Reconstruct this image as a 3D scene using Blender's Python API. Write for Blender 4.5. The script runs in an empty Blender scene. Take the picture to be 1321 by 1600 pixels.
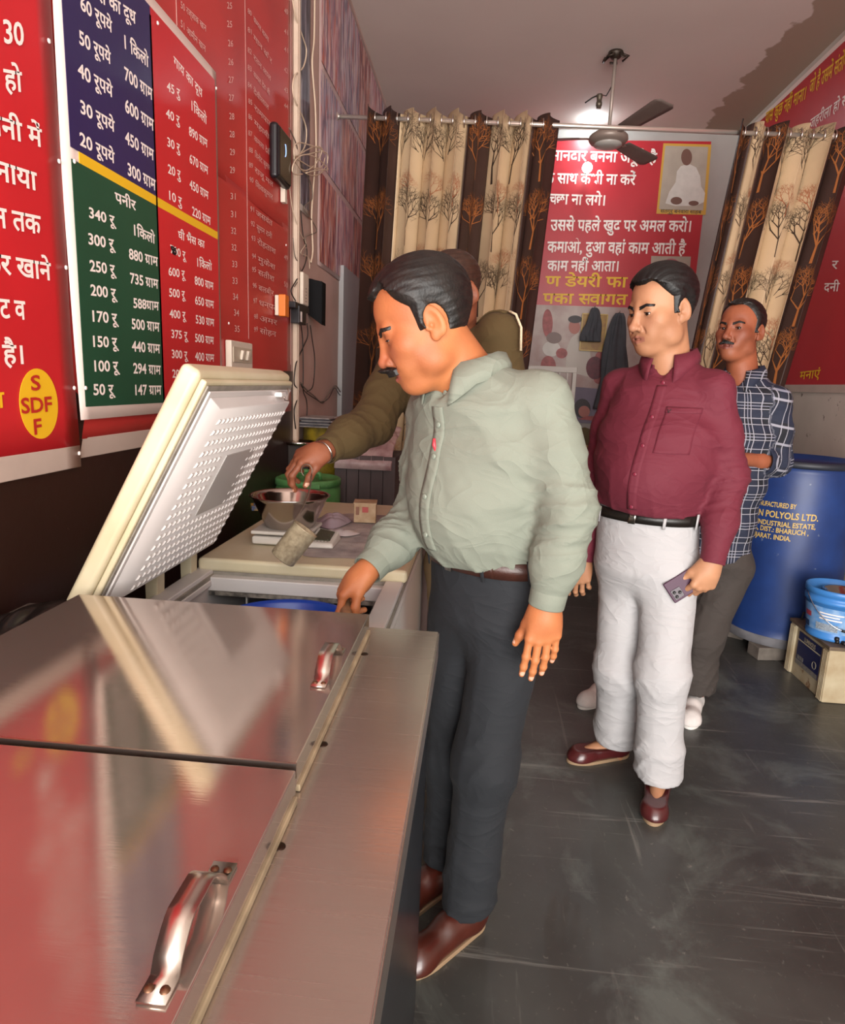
import bpy, bmesh, math, random
import numpy as np
from mathutils import Vector, Matrix
from mathutils.bvhtree import BVHTree
random.seed(7)
SC = bpy.context.scene
COL = SC.collection
# ------------------------------------------------------------------ camera
FPX = 1020.0; CX, CY, W, H = 660.5, 800.0, 1321, 1600
CAMH = 1.42
_dy = np.array([91.5, -198, FPX]); _dy /= np.linalg.norm(_dy)
_dn = np.array([-.041, 1, (198+91.5*.041)/FPX]); _dn /= np.linalg.norm(_dn)
_dx = np.cross(_dn, _dy)
MW = np.stack([_dx, _dy, -_dn])          # rows: world axes seen in camera space (right, down, forward)
def ray(x, y): return MW @ np.array([x-CX, y-CY, FPX])
def P(x, y, Y):
    r = ray(x, y); p = r*Y/r[1]; p[2] += CAMH; return Vector(p)
def PX(x, y, X):
    r = ray(x, y); p = r*X/r[0]; p[2] += CAMH; return Vector(p)
def PZ(x, y, Z):
    r = ray(x, y); p = r*(Z-CAMH)/r[2]; p[2] += CAMH; return Vector(p)
cd = bpy.data.cameras.new('camera'); cam = bpy.data.objects.new('camera', cd); COL.objects.link(cam)
right, down, fwd = MW[:, 0], MW[:, 1], MW[:, 2]
cam.matrix_world = Matrix([[right[0], -down[0], -fwd[0], 0], [right[1], -down[1], -fwd[1], 0], [right[2], -down[2], -fwd[2], CAMH], [0, 0, 0, 1]])
cd.sensor_fit = 'VERTICAL'; cd.sensor_height = 24; cd.lens = FPX/H*24; cd.clip_start = .02
SC.camera = cam
# ------------------------------------------------------------------ world, light, exposure
wd = bpy.data.worlds.new('world'); SC.world = wd; wd.use_nodes = True
wd.node_tree.nodes['Background'].inputs[0].default_value = (1.0, .97, .94, 1)
wd.node_tree.nodes['Background'].inputs[1].default_value = 1.9
def area(name, loc, target, sx, sy, power, color):
    l = bpy.data.lights.new(name, 'AREA'); l.shape = 'RECTANGLE'; l.size = sx; l.size_y = sy; l.energy = power; l.color = color
    o = bpy.data.objects.new(name, l); COL.objects.link(o); o.location = loc
    o.rotation_euler = (Vector(target)-Vector(loc)).to_track_quat('-Z', 'Y').to_euler(); return o
# daylight through the open shop front, behind and above the photographer
area('shopfront_daylight', (.6, -3.8, 1.7), (.6, 3.0, 1.95), 4.5, 3.4, 430, (1.0, .965, .925))
# added fill lamp to brighten the ceiling, as if bounced off the ground outside
area('ceiling_fill', (.6, -3.2, .15), (.6, 2.2, 3.7), 4.2, 2.6, 210, (1.0, .95, .90))
bl = bpy.data.lights.new('led_bulb_light', 'POINT'); bl.energy = 13; bl.color = (.78, .95, 1.0); bl.shadow_soft_size = .035
blo = bpy.data.objects.new('led_bulb_light', bl); COL.objects.link(blo)
SC.view_settings.view_transform = 'Standard'; SC.view_settings.look = 'None'
SC.view_settings.exposure = 0.33; SC.view_settings.gamma = 1; SC.view_settings.use_curve_mapping = False
# ------------------------------------------------------------------ materials
def lin(c):
    return tuple((x/12.92 if x <= .04045 else ((x+.055)/1.055)**2.4) for x in c)
def hexc(h): return tuple(int(h[i:i+2], 16)/255 for i in (0, 2, 4))
MATS = {}
def mat(name, col, rough=.6, metal=0, vary=0, vscale=6, vcol=None, bump=0, bscale=60, stretch=(1, 1, 1), coat=0, emit=0, sss=0, wrinkle=0, wear=None, spec=None, detail=4):
    if name in MATS: return MATS[name]
    m = bpy.data.materials.new(name); m.use_nodes = True; nt = m.node_tree; b = nt.nodes['Principled BSDF']
    c = lin(hexc(col)) if isinstance(col, str) else lin(col)
    b.inputs['Base Color'].default_value = (*c, 1); b.inputs['Roughness'].default_value = rough; b.inputs['Metallic'].default_value = metal
    if spec is not None: b.inputs['Specular IOR Level'].default_value = spec
    if coat: b.inputs['Coat Weight'].default_value = coat; b.inputs['Coat Roughness'].default_value = .15
    if sss: b.inputs['Subsurface Weight'].default_value = sss; b.inputs['Subsurface Radius'].default_value = (.012, .005, .003); b.inputs['Subsurface Scale'].default_value = 1
    if emit: b.inputs['Emission Color'].default_value = (*c, 1); b.inputs['Emission Strength'].default_value = emit
    tc = mp = None
    if vary or bump or wear or wrinkle:
        tc = nt.nodes.new('ShaderNodeTexCoord'); mp = nt.nodes.new('ShaderNodeMapping'); mp.inputs['Scale'].default_value = stretch
        nt.links.new(tc.outputs['Object'], mp.inputs['Vector'])
    last = None
    if vary:
        n = nt.nodes.new('ShaderNodeTexNoise'); n.inputs['Scale'].default_value = vscale; n.inputs['Detail'].default_value = detail; nt.links.new(mp.outputs[0], n.inputs['Vector'])
        r = nt.nodes.new('ShaderNodeMapRange'); r.inputs[1].default_value = .35; r.inputs[2].default_value = .68; nt.links.new(n.outputs['Fac'], r.inputs[0])
        mx = nt.nodes.new('ShaderNodeMix'); mx.data_type = 'RGBA'; nt.links.new(r.outputs[0], mx.inputs[0])
        v = lin(hexc(vcol)) if vcol else tuple(x*(1-vary) for x in c)
        mx.inputs[6].default_value = (*c, 1); mx.inputs[7].default_value = (*v, 1); last = mx.outputs[2]
    if wear:   # (colour, scale, threshold): speckles and scuffs
        n = nt.nodes.new('ShaderNodeTexNoise'); n.inputs['Scale'].default_value = wear[1]; n.inputs['Detail'].default_value = 3; n.inputs['Roughness'].default_value = .6; nt.links.new(mp.outputs[0], n.inputs['Vector'])
        r = nt.nodes.new('ShaderNodeMapRange'); r.inputs[1].default_value = wear[2]; r.inputs[2].default_value = wear[2]+.06; nt.links.new(n.outputs['Fac'], r.inputs[0])
        mx = nt.nodes.new('ShaderNodeMix'); mx.data_type = 'RGBA'; nt.links.new(r.outputs[0], mx.inputs[0])
        if last: nt.links.new(last, mx.inputs[6])
        else: mx.inputs[6].default_value = (*c, 1)
        mx.inputs[7].default_value = (*lin(hexc(wear[0])), 1); last = mx.outputs[2]
    if last: nt.links.new(last, b.inputs['Base Color'])
    if bump:
        n = nt.nodes.new('ShaderNodeTexNoise'); n.inputs['Scale'].default_value = bscale; n.inputs['Detail'].default_value = 5; nt.links.new(mp.outputs[0], n.inputs['Vector'])
        bp = nt.nodes.new('ShaderNodeBump'); bp.inputs['Strength'].default_value = bump; bp.inputs['Distance'].default_value = .004
        nt.links.new(n.outputs['Fac'], bp.inputs['Height']); nt.links.new(bp.outputs[0], b.inputs['Normal'])
    if wrinkle:   # creases of worn cloth
        prevn = bp.outputs[0] if bump else None
        for ws, rot, wd in ((4.5, .5, 1.0), (9, -.6, .5)):
            wm_ = nt.nodes.new('ShaderNodeMapping'); wm_.inputs['Scale'].default_value = (1, 1, 1.7); wm_.inputs['Rotation'].default_value = (rot, rot, 0); nt.links.new(tc.outputs['Object'], wm_.inputs[0])
            n = nt.nodes.new('ShaderNodeTexNoise'); n.inputs['Scale'].default_value = ws; n.inputs['Detail'].default_value = 1.5; n.inputs['Distortion'].default_value = 1.2; nt.links.new(wm_.outputs[0], n.inputs['Vector'])
            s1 = nt.nodes.new('ShaderNodeMath'); s1.operation = 'SUBTRACT'; s1.inputs[1].default_value = .5; nt.links.new(n.outputs['Fac'], s1.inputs[0])
            s2 = nt.nodes.new('ShaderNodeMath'); s2.operation = 'ABSOLUTE'; nt.links.new(s1.outputs[0], s2.inputs[0])
            s3 = nt.nodes.new('ShaderNodeMath'); s3.operation = 'POWER'; s3.inputs[1].default_value = .7; nt.links.new(s2.outputs[0], s3.inputs[0])
            bq = nt.nodes.new('ShaderNodeBump'); bq.invert = True; bq.inputs['Strength'].default_value = wrinkle*wd; bq.inputs['Distance'].default_value = .022; nt.links.new(s3.outputs[0], bq.inputs['Height'])
            if prevn: nt.links.new(prevn, bq.inputs['Normal'])
            prevn = bq.outputs[0]
        nt.links.new(prevn, b.inputs['Normal'])
    MATS[name] = m; return m
def nodes_of(m): return m.node_tree, m.node_tree.nodes['Principled BSDF']
# ------------------------------------------------------------------ objects
def tag(o, label=None, cat=None, group=None, kind=None):
    if label: o['label'] = label
    if cat: o['category'] = cat
    if group: o['group'] = group
    if kind: o['kind'] = kind
    return o
def thing(name, loc, label, cat, group=None):
    o = bpy.data.objects.new(name, None); COL.objects.link(o); o.location = loc; o.empty_display_size = .05
    return tag(o, label, cat, group)
def wloc(o):
    v = Vector((0, 0, 0))
    while o: v += o.location; o = o.parent
    return v
def link(name, me, m, parent=None, smooth=True):
    o = bpy.data.objects.new(name, me); COL.objects.link(o)
    if m: me.materials.append(m)
    if parent:
        o.parent = parent; o.location = -wloc(parent)
    if smooth: me.polygons.foreach_set('use_smooth', [True]*len(me.polygons))
    return o
class MB:
    """collects shapes in world coordinates and links them as one mesh object"""
    def __init__(s): s.v = []; s.f = []
    def add(s, vs, fs):
        n = len(s.v); s.v += [tuple(v) for v in vs]; s.f += [tuple(i+n for i in f) for f in fs]; return s
    def box(s, c, d, R=None):
        vs = []
        for x in (-.5, .5):
            for y in (-.5, .5):
                for z in (-.5, .5):
                    v = Vector((x*d[0], y*d[1], z*d[2]))
                    if R is not None: v = R @ v
                    vs.append(Vector(c)+v)
        return s.add(vs, [(0, 1, 3, 2), (4, 6, 7, 5), (0, 4, 5, 1), (2, 3, 7, 6), (0, 2, 6, 4), (1, 5, 7, 3)])
    def box2(s, a, b): return s.box([(a[i]+b[i])/2 for i in range(3)], [abs(b[i]-a[i]) for i in range(3)])
    def hexa(s, p): return s.add(p, [(0, 3, 2, 1), (4, 5, 6, 7), (0, 1, 5, 4), (1, 2, 6, 5), (2, 3, 7, 6), (3, 0, 4, 7)])
    def bar(s, a, b, w, h, up=(0, 0, 1)):
        a, b = Vector(a), Vector(b); d = (b-a).normalized(); u = Vector(up); l = d.cross(u).normalized(); u = l.cross(d)
        q = [(-w/2, -h/2), (w/2, -h/2), (w/2, h/2), (-w/2, h/2)]
        return s.hexa([a+l*x+u*y for x, y in q]+[b+l*x+u*y for x, y in q])
    def tube(s, pts, r, n=8, closed=False, caps=True):
        pts = [Vector(p) for p in pts]; rr = r if isinstance(r, (list, tuple)) else [r]*len(pts)
        vs = []; N = len(pts); up = None
        for i, p in enumerate(pts):
            t = (pts[(i+1) % N if closed else min(i+1, N-1)]-pts[(i-1) % N if closed else max(i-1, 0)])
            if t.length < 1e-9: t = Vector((0, 0, 1))
            t.normalize()
            if up is None: up = t.orthogonal().normalized()
            up = (up-t*up.dot(t)); up = up.normalized() if up.length > 1e-6 else t.orthogonal().normalized()
            l = t.cross(up)
            for k in range(n):
                a = 2*math.pi*k/n; vs.append(p+(up*math.cos(a)+l*math.sin(a))*rr[i])
        fs = []
        for i in range(N if closed else N-1):
            j = (i+1) % N
            for k in range(n): fs.append((i*n+k, i*n+(k+1) % n, j*n+(k+1) % n, j*n+k))
        if caps and not closed: fs += [tuple(range(n))[::-1], tuple((N-1)*n+k for k in range(n))]
        return s.add(vs, fs)
    def lathe(s, prof, c=(0, 0, 0), R=None, n=32, sx=1, sy=1):
        vs = []; m = len(prof)
        for r, z in prof:
            for k in range(n):
                a = 2*math.pi*k/n; v = Vector((r*sx*math.cos(a), r*sy*math.sin(a), z))
                if R is not None: v = R @ v
                vs.append(Vector(c)+v)
        fs = [(i*n+k, i*n+(k+1) % n, (i+1)*n+(k+1) % n, (i+1)*n+k) for i in range(m-1) for k in range(n)]
        if prof[0][0] > 1e-4: pass
        return s.add(vs, fs)
    def prism(s, poly, o, ux, uy, un, depth):
        o, ux, uy, un = map(Vector, (o, ux, uy, un)); n = len(poly)
        vs = [o+ux*x+uy*y for x, y in poly]+[o+ux*x+uy*y+un*depth for x, y in poly]
        return s.add(vs, [tuple(range(n))[::-1], tuple(range(n, 2*n))]+[(i, (i+1) % n, (i+1) % n+n, i+n) for i in range(n)])
    def grid(s, fn, nu, nv):
        vs = [fn(i/nu, j/nv) for i in range(nu+1) for j in range(nv+1)]
        return s.add(vs, [(i*(nv+1)+j, (i+1)*(nv+1)+j, (i+1)*(nv+1)+j+1, i*(nv+1)+j+1) for i in range(nu) for j in range(nv)])
    def build(s, name, m, parent=None, smooth=False, bevel=0, solid=0, seg=2):
        me = bpy.data.meshes.new(name); me.from_pydata(s.v, [], s.f); me.validate()
        bm = bmesh.new(); bm.from_mesh(me); bmesh.ops.recalc_face_normals(bm, faces=bm.faces); bm.to_mesh(me); bm.free()
        o = link(name, me, m, parent, smooth or bevel > 0)
        if solid: md = o.modifiers.new('solid', 'SOLIDIFY'); md.thickness = solid; md.offset = 0
        if bevel:
            md = o.modifiers.new('bevel', 'BEVEL'); md.width = bevel; md.segments = seg; md.limit_method = 'ANGLE'; md.angle_limit = .6
            md.harden_normals = True
        return o
def copy_tree(o, parent=None):
    c = o.copy(); COL.objects.link(c)
    if parent: c.parent = parent
    for ch in o.children: copy_tree(ch, c)
    return c
# ------------------------------------------------------------------ lettering
def text_mesh(body, off=0.0):
    cu = bpy.data.curves.new('t', 'FONT'); cu.body = body; cu.size = 1; cu.offset = off; cu.resolution_u = 3
    o = bpy.data.objects.new('t', cu); me = bpy.data.meshes.new_from_object(o)
    V = np.zeros(len(me.vertices)*3, np.float32); me.vertices.foreach_get('co', V); V = V.reshape(-1, 3).astype(float)
    F = [tuple(p.vertices) for p in me.polygons]
    bpy.data.objects.remove(o); bpy.data.curves.remove(cu); bpy.data.meshes.remove(me)
    return V, F
def deva(s):
    """i-matra is drawn before its consonant"""
    out = []
    for ch in s:
        if ch == 'ि' and out: out.insert(len(out)-1, ch)
        else: out.append(ch)
    return ''.join(out)
def layout(s, off):
    """'[स]' gives the half form of a letter, '<ग>' the letter with the r-stroke under it"""
    import re
    Vs, Fs, x, n = [], [], 0.0, 0
    for tok in re.findall(r'\[.\]|<.>|[^\[<]+', s):
        half = tok[0] == '['; ra = tok[0] == '<'
        body = tok[1] if (half or ra) else deva(tok)
        lead = len(body)-len(body.lstrip(' ')); trail = len(body)-len(body.rstrip(' '))
        V, F = text_mesh(body.strip(' '), off)
        if len(V) == 0: x += .26*len(body); continue
        x0, x1 = V[:, 0].min(), V[:, 0].max()
        if half:
            lim = x1-(x1-x0)*.20
            V[:, 0] = np.minimum(V[:, 0], lim); x1 = lim
        x += .26*lead
        V[:, 0] += x-x0; wdt = x1-x0
        if ra:
            b = np.array([[.30, .28, 0], [.36, .20, 0], [.12, .02, 0], [.06, .09, 0]]); b[:, 0] = x+wdt*(b[:, 0]/.42)
            F = list(F)+[tuple(len(V)+i for i in (0, 3, 2, 1))]; V = np.vstack([V, b])
        Vs.append(V); Fs += [tuple(i+n for i in f) for f in F]; n += len(V)
        x += wdt-(0.0 if half else .01)+.26*trail
    V = np.vstack(Vs); return V, Fs
def letter(parent, s, A, B, hgt, up, nrm, m, off=.012, depth=.0015, name='lettering', into=None):
    """text whose baseline runs from A to B, capital height hgt"""
    A, B, up, nrm = Vector(A), Vector(B), Vector(up).normalized(), Vector(nrm).normalized()
    V, F = layout(s, off)
    x0, x1 = V[:, 0].min(), V[:, 0].max(); sx = (B-A)/(x1-x0)
    vs = [A+sx*(v[0]-x0)+up*(v[1]/.70*hgt)+nrm*depth for v in V]
    mb = into or MB(); mb.add(vs, F)
    if into is None:
        me = bpy.data.meshes.new(name); me.from_pydata(mb.v, [], mb.f)
        return link(name, me, m, parent, False)
def flat_build(mb, name, m, parent):
    me = bpy.data.meshes.new(name); me.from_pydata(mb.v, [], mb.f); return link(name, me, m, parent, False)
# ------------------------------------------------------------------ signed distance modelling
def V3(*a): return np.array(a, np.float32)
def A3(v): return np.array(v, np.float32)
def smin(a, b, k):
    h = np.maximum(k-np.abs(a-b), 0)/k; return np.minimum(a, b)-h*h*k*.25
def smax(a, b, k): return -smin(-a, -b, k)
def cap(a, b, ra, rb):
    a, b = A3(a), A3(b); ab = b-a; L2 = float(ab@ab)+1e-9
    def f(p):
        d = p-a; t = np.clip(d@ab/L2, 0, 1); q = d-t[:, None]*ab
        return np.sqrt((q*q).sum(1))-(ra+(rb-ra)*t)
    f.b = (a, b, max(ra, rb)); return f
def ell(c, r, R=None):
    c, r = A3(c), A3(r); mr = float(min(r))
    def f(p):
        d = p-c
        if R is not None: d = d@R
        q = d/r; k0 = np.sqrt((q*q).sum(1)); q2 = q/r; k1 = np.sqrt((q2*q2).sum(1))+1e-6
        return k0*(k0-1)/k1
    f.b = (c, c, float(max(r))); return f
def ecap(a, b, U, Vv, ra, rb, cz=.5):
    """tapered capsule with elliptic section, radii ra=(u,v) at a, rb at b"""
    a, b, U, Vv = A3(a), A3(b), A3(U), A3(Vv); ab = b-a; L2 = float(ab@ab)+1e-9; Wd = np.cross(U, Vv)
    def f(p):
        d = p-a; t = np.clip(d@ab/L2, 0, 1); q = d-t[:, None]*ab
        ru = ra[0]+(rb[0]-ra[0])*t; rv = ra[1]+(rb[1]-ra[1])*t; mr = np.minimum(ru, rv)
        x = q@U; y = q@Vv; z = q@Wd
        k0 = np.sqrt((x/ru)**2+(y/rv)**2+(z/(mr*cz))**2)+1e-6
        k1 = np.sqrt((x/ru**2)**2+(y/rv**2)**2+(z/(mr*cz)**2)**2)+1e-6
        return k0*(k0-1)/k1
    f.b = (a, b, max(*ra, *rb)); return f
class Grp:
    def __init__(s, k=.02): s.ops = []; s.k = k; s.lo = None
    def _bb(s, f):
        a, b, r = f.b; lo = np.minimum(a, b)-r; hi = np.maximum(a, b)+r
        s.lo = lo if s.lo is None else np.minimum(s.lo, lo); s.hi = hi if s.lo is lo and not hasattr(s, 'hi') else np.maximum(s.hi, hi)
    def u(s, f, k=None): s._bb(f) if hasattr(f, 'b') else None; s.ops.append((0, f, k or s.k)); return s
    def sub(s, f, k=.005): s.ops.append((1, f, k)); return s
    def cut(s, f, k=.002): s.ops.append((2, f, k)); return s      # keep the inside of f
    def ev(s, p):
        d = None
        for o, f, k in s.ops:
            e = f(p)
            d = e if d is None else (smin(d, e, k) if o == 0 else smax(d, -e, k) if o == 1 else smax(d, e, k))
        return d
    def __call__(s, p):
        q = np.maximum(np.maximum(s.lo-p, p-s.hi), 0); db = np.sqrt((q*q).sum(1)); m = db < .05
        out = db+.02; 
        if m.any(): out[m] = s.ev(p[m])
        return out
def union(gs, k=.02):
    def f(p):
        d = gs[0](p)
        for g in gs[1:]: d = smin(d, g(p), k)
        return d
    f.lo = np.minimum.reduce([g.lo for g in gs]); f.hi = np.maximum.reduce([g.hi for g in gs]); return f
def axis(lo, hi, coarse, fines=(), fine=.0025):
    x = lo; out = [x]
    while x < hi:
        x += fine if any(a <= x <= b for a, b in fines) else coarse
        out.append(x)
    return np.array(out, np.float32)
def nets(fn, xs, ys, zs, B=8):
    """surface nets on a rectilinear grid, sampled only near the surface"""
    n = [len(xs), len(ys), len(zs)]
    def pad(a):
        k = (-(len(a)-1)) % B; st = a[-1]-a[-2]
        return np.concatenate([a, a[-1]+st*np.arange(1, k+1, dtype=np.float32)]) if k else a
    xs, ys, zs = pad(xs), pad(ys), pad(zs); nx, ny, nz = len(xs), len(ys), len(zs)
    bx, by, bz = xs[::B], ys[::B], zs[::B]
    cx, cy, cz = (bx[1:]+bx[:-1])/2, (by[1:]+by[:-1])/2, (bz[1:]+bz[:-1])/2
    G = np.stack(np.meshgrid(cx, cy, cz, indexing='ij'), -1).reshape(-1, 3).astype(np.float32)
    hx, hy, hz = np.meshgrid((bx[1:]-bx[:-1])/2, (by[1:]-by[:-1])/2, (bz[1:]-bz[:-1])/2, indexing='ij')
    hd = np.sqrt(hx**2+hy**2+hz**2).ravel()
    D = fn(G); act = np.abs(D) < hd*1.35+.012
    val = np.empty((nx, ny, nz), np.float32)
    sg = np.where(D < 0, -1, 1).astype(np.float32).reshape(len(cx), len(cy), len(cz))
    val[:] = 1
    val[:-1, :-1, :-1] = np.repeat(np.repeat(np.repeat(sg, B, 0), B, 1), B, 2)
    ids = np.nonzero(act)[0]
    bi = np.stack(np.unravel_index(ids, (len(cx), len(cy), len(cz))), -1)
    r = np.arange(B+1)
    o = np.stack(np.meshgrid(r, r, r, indexing='ij'), -1).reshape(-1, 3)
    need = np.zeros((nx, ny, nz), bool)
    I = (bi[:, None, :]*B+o[None]).reshape(-1, 3); need[I[:, 0], I[:, 1], I[:, 2]] = True
    i, j, k = np.nonzero(need)
    pts = np.stack([xs[i], ys[j], zs[k]], -1).astype(np.float32)
    vv = np.concatenate([fn(pts[q:q+250000]) for q in range(0, len(pts), 250000)])
    val[i, j, k] = vv
    ins = val < 0
    cnt = np.zeros((nx-1, ny-1, nz-1), np.int8)
    for a in (0, 1):
        for b in (0, 1):
            for c in (0, 1): cnt += ins[a:nx-1+a, b:ny-1+b, c:nz-1+c]
    ci, cj, ck = np.nonzero((cnt > 0) & (cnt < 8))
    N = len(ci); idx = np.full((nx-1, ny-1, nz-1), -1, np.int32); idx[ci, cj, ck] = np.arange(N)
    corners = [(a, b, c) for a in (0, 1) for b in (0, 1) for c in (0, 1)]
    cv = np.stack([val[ci+a, cj+b, ck+c] for a, b, c in corners], -1)
    cp = np.array(corners, np.float32); acc = np.zeros((N, 3), np.float32); w = np.zeros(N, np.float32)
    for e0 in range(8):
        for bit in (4, 2, 1):
            if e0 & bit: continue
            e1 = e0 | bit; a, b = cv[:, e0], cv[:, e1]; m = (a < 0) != (b < 0)
            t = np.where(m, a/(a-b+1e-20), 0)[:, None]
            acc += np.where(m[:, None], cp[e0]+(cp[e1]-cp[e0])*t, 0); w += m
    acc /= w[:, None]
    vx = xs[ci]+(xs[ci+1]-xs[ci])*acc[:, 0]; vy = ys[cj]+(ys[cj+1]-ys[cj])*acc[:, 1]; vz = zs[ck]+(zs[ck+1]-zs[ck])*acc[:, 2]
    V = np.stack([vx, vy, vz], -1); F = []
    for ax in range(3):
        sl0 = [slice(None)]*3; sl1 = [slice(None)]*3; sl0[ax] = slice(0, -1); sl1[ax] = slice(1, None)
        a, b = ins[tuple(sl0)], ins[tuple(sl1)]; ch = np.nonzero(a != b); e = np.stack(ch, -1); fl = a[ch]
        o1, o2 = (ax+1) % 3, (ax+2) % 3; ok = (e[:, o1] > 0) & (e[:, o2] > 0)
        lim = [nx-1, ny-1, nz-1]; ok &= (e[:, o1] < lim[o1]) & (e[:, o2] < lim[o2]); e, fl = e[ok], fl[ok]
        def cell(d1, d2):
            q = e.copy(); q[:, o1] -= d1; q[:, o2] -= d2; return idx[q[:, 0], q[:, 1], q[:, 2]]
        q = np.stack([cell(1, 1), cell(0, 1), cell(0, 0), cell(1, 0)], -1)
        q[~fl] = q[~fl][:, ::-1]; q = q[(q >= 0).all(1)]; F.append(q)
    F = np.concatenate(F)
    return V, F
def sdf_mesh(name, fn, res, m, parent, fines=None, fine=.0025, lo=None, hi=None, smooth_it=0, pad=.012):
    lo = fn.lo if lo is None else lo; hi = fn.hi if hi is None else hi
    fx = fines or ([], [], [])
    ax = [axis(float(lo[i])-pad, float(hi[i])+pad, res, fx[i], fine) for i in range(3)]
    V, F = nets(fn, *ax)
    me = bpy.data.meshes.new(name); me.vertices.add(len(V)); me.vertices.foreach_set('co', V.ravel())
    me.loops.add(F.size); me.loops.foreach_set('vertex_index', F.ravel().astype(np.int32))
    me.polygons.add(len(F)); me.polygons.foreach_set('loop_start', np.arange(0, F.size, 4, dtype=np.int32)); me.polygons.foreach_set('loop_total', np.full(len(F), 4, np.int32))
    me.update(calc_edges=True); me.validate()
    o = link(name, me, m, parent, True)
    if smooth_it: md = o.modifiers.new('sm', 'SMOOTH'); md.iterations = smooth_it; md.factor = .5
    return o, V, F
def nz3(v): v = np.array(v, float); return v/np.linalg.norm(v)
def frame(F, up=(0, 0, 1)):
    """columns x=left, y=forward, z=up for a facing direction"""
    F = nz3(F); U = np.array(up, float); U = U-F*(U@F); U = nz3(U); L = np.cross(U, F)*-1
    return np.stack([np.cross(F, U)*-1, F, U], 1).astype(np.float32)
_rs = np.random.RandomState(3)
_K = [(_rs.randn(3), _rs.rand()*6.28) for _ in range(14)]
def wob(p, sc, n=6, o=0):
    s = 0
    for i in range(n):
        k, ph = _K[(i+o) % 14]; s = s+np.sin(p@A3(k*sc*(1+.35*i))+ph)/(1+.3*i)
    return s/n*1.6
def folds(p, ax, sc, warp=.8, o=0):
    """crease lines running across the direction ax"""
    s = (p@A3(ax))*sc+warp*wob(p, 9, 4, o)*1.6
    r = 1-np.abs(np.sin(s)); return r*r
# ------------------------------------------------------------------ people
def hand_parts(w, d, n, th, s=1.0, curls=(.3, .3, .3, .3), thumb=(.8, .3), spread=.10):
    """w wrist, d direction of the fingers, n palm normal, th side of the thumb"""
    w = A3(w); d = nz3(d); n = np.array(n, float); n = nz3(n-d*(n@d)); S = np.cross(n, d)
    if S@np.array(th) < 0: S = -S
    g = Grp(.010*s); nails = []
    mcp = []
    for i, (fw, lt) in enumerate(((.088, .031), (.092, .010), (.086, -.011), (.076, -.030))):
        q = w+s*(d*fw+S*lt-n*.002); mcp.append(q)
        g.u(cap(w+s*(d*.012+S*lt*.55), q, .0155*s, .0115*s), .014*s)
    g.u(cap(w-d*.008*s, w+d*.02*s, .0245*s, .024*s), .02*s)
    g.u(ell(w+s*(d*.045+n*.006), (.03*s,)*3), .03*s)
    L = ((.044, .027, .022), (.048, .031, .023), (.045, .029, .022), (.035, .022, .019))
    fg = []
    for i in range(4):
        f = Grp(.004*s); p = mcp[i]; c = curls[i]; ang = 0; dd = nz3(d+S*spread*(1.2-i*.85))
        rad = [.0098, .0088, .0080, .0070] if i < 3 else [.0086, .0076, .0070, .0062]
        for j in range(3):
            ang += c*(1.0 if j == 0 else 1.15 if j == 1 else .6)
            dr = dd*math.cos(ang)+n*math.sin(ang); q = p+dr*L[i][j]*s
            f.u(cap(p, q, rad[j]*s, rad[j+1]*s)); f.u(ell(p, (rad[j]*1.08*s,)*3)); lastd = dr; p = q
        back = nz3(-n*math.cos(ang)+dd*math.sin(ang)); nails.append((p-lastd*.006*s+back*.0045*s, .0062*s)); fg.append(f)
    t = Grp(.008*s); a0 = w+s*(d*.018+S*.022+n*.006); out, cl = thumb
    d1 = nz3(d*math.cos(out)+S*math.sin(out)+n*.25); a1 = a0+d1*.045*s; d2 = nz3(d1+n*cl+d*cl*.6); a2 = a1+d2*.034*s; d3 = nz3(d2+n*cl*.6-S*cl*.3); a3 = a2+d3*.026*s
    t.u(cap(a0, a1, .017*s, .0125*s)).u(cap(a1, a2, .0115*s, .0100*s)).u(cap(a2, a3, .0102*s, .0080*s))
    nb = nz3(np.cross(d3, np.cross(S, d3))); nails.append((a3-d3*.006*s+nb*.005*s, .007*s))
    def f(p):
        a = g(p)
        a = smin(a, t(p), .012*s)
        for x in fg: a = smin(a, x(p), .0035*s)
        return a
    al = [g, t]+fg; f.lo = np.minimum.reduce([x.lo for x in al]); f.hi = np.maximum.reduce([x.hi for x in al]); f.nails = nails; f.w = w
    def bounded(p):
        q = np.maximum(np.maximum(f.lo-p, p-f.hi), 0); db = np.sqrt((q*q).sum(1)); m = db < .04; out = db+.02
        if m.any(): out[m] = f(p[m])
        return out
    bounded.lo, bounded.hi, bounded.nails = f.lo, f.hi, nails
    return bounded
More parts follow.
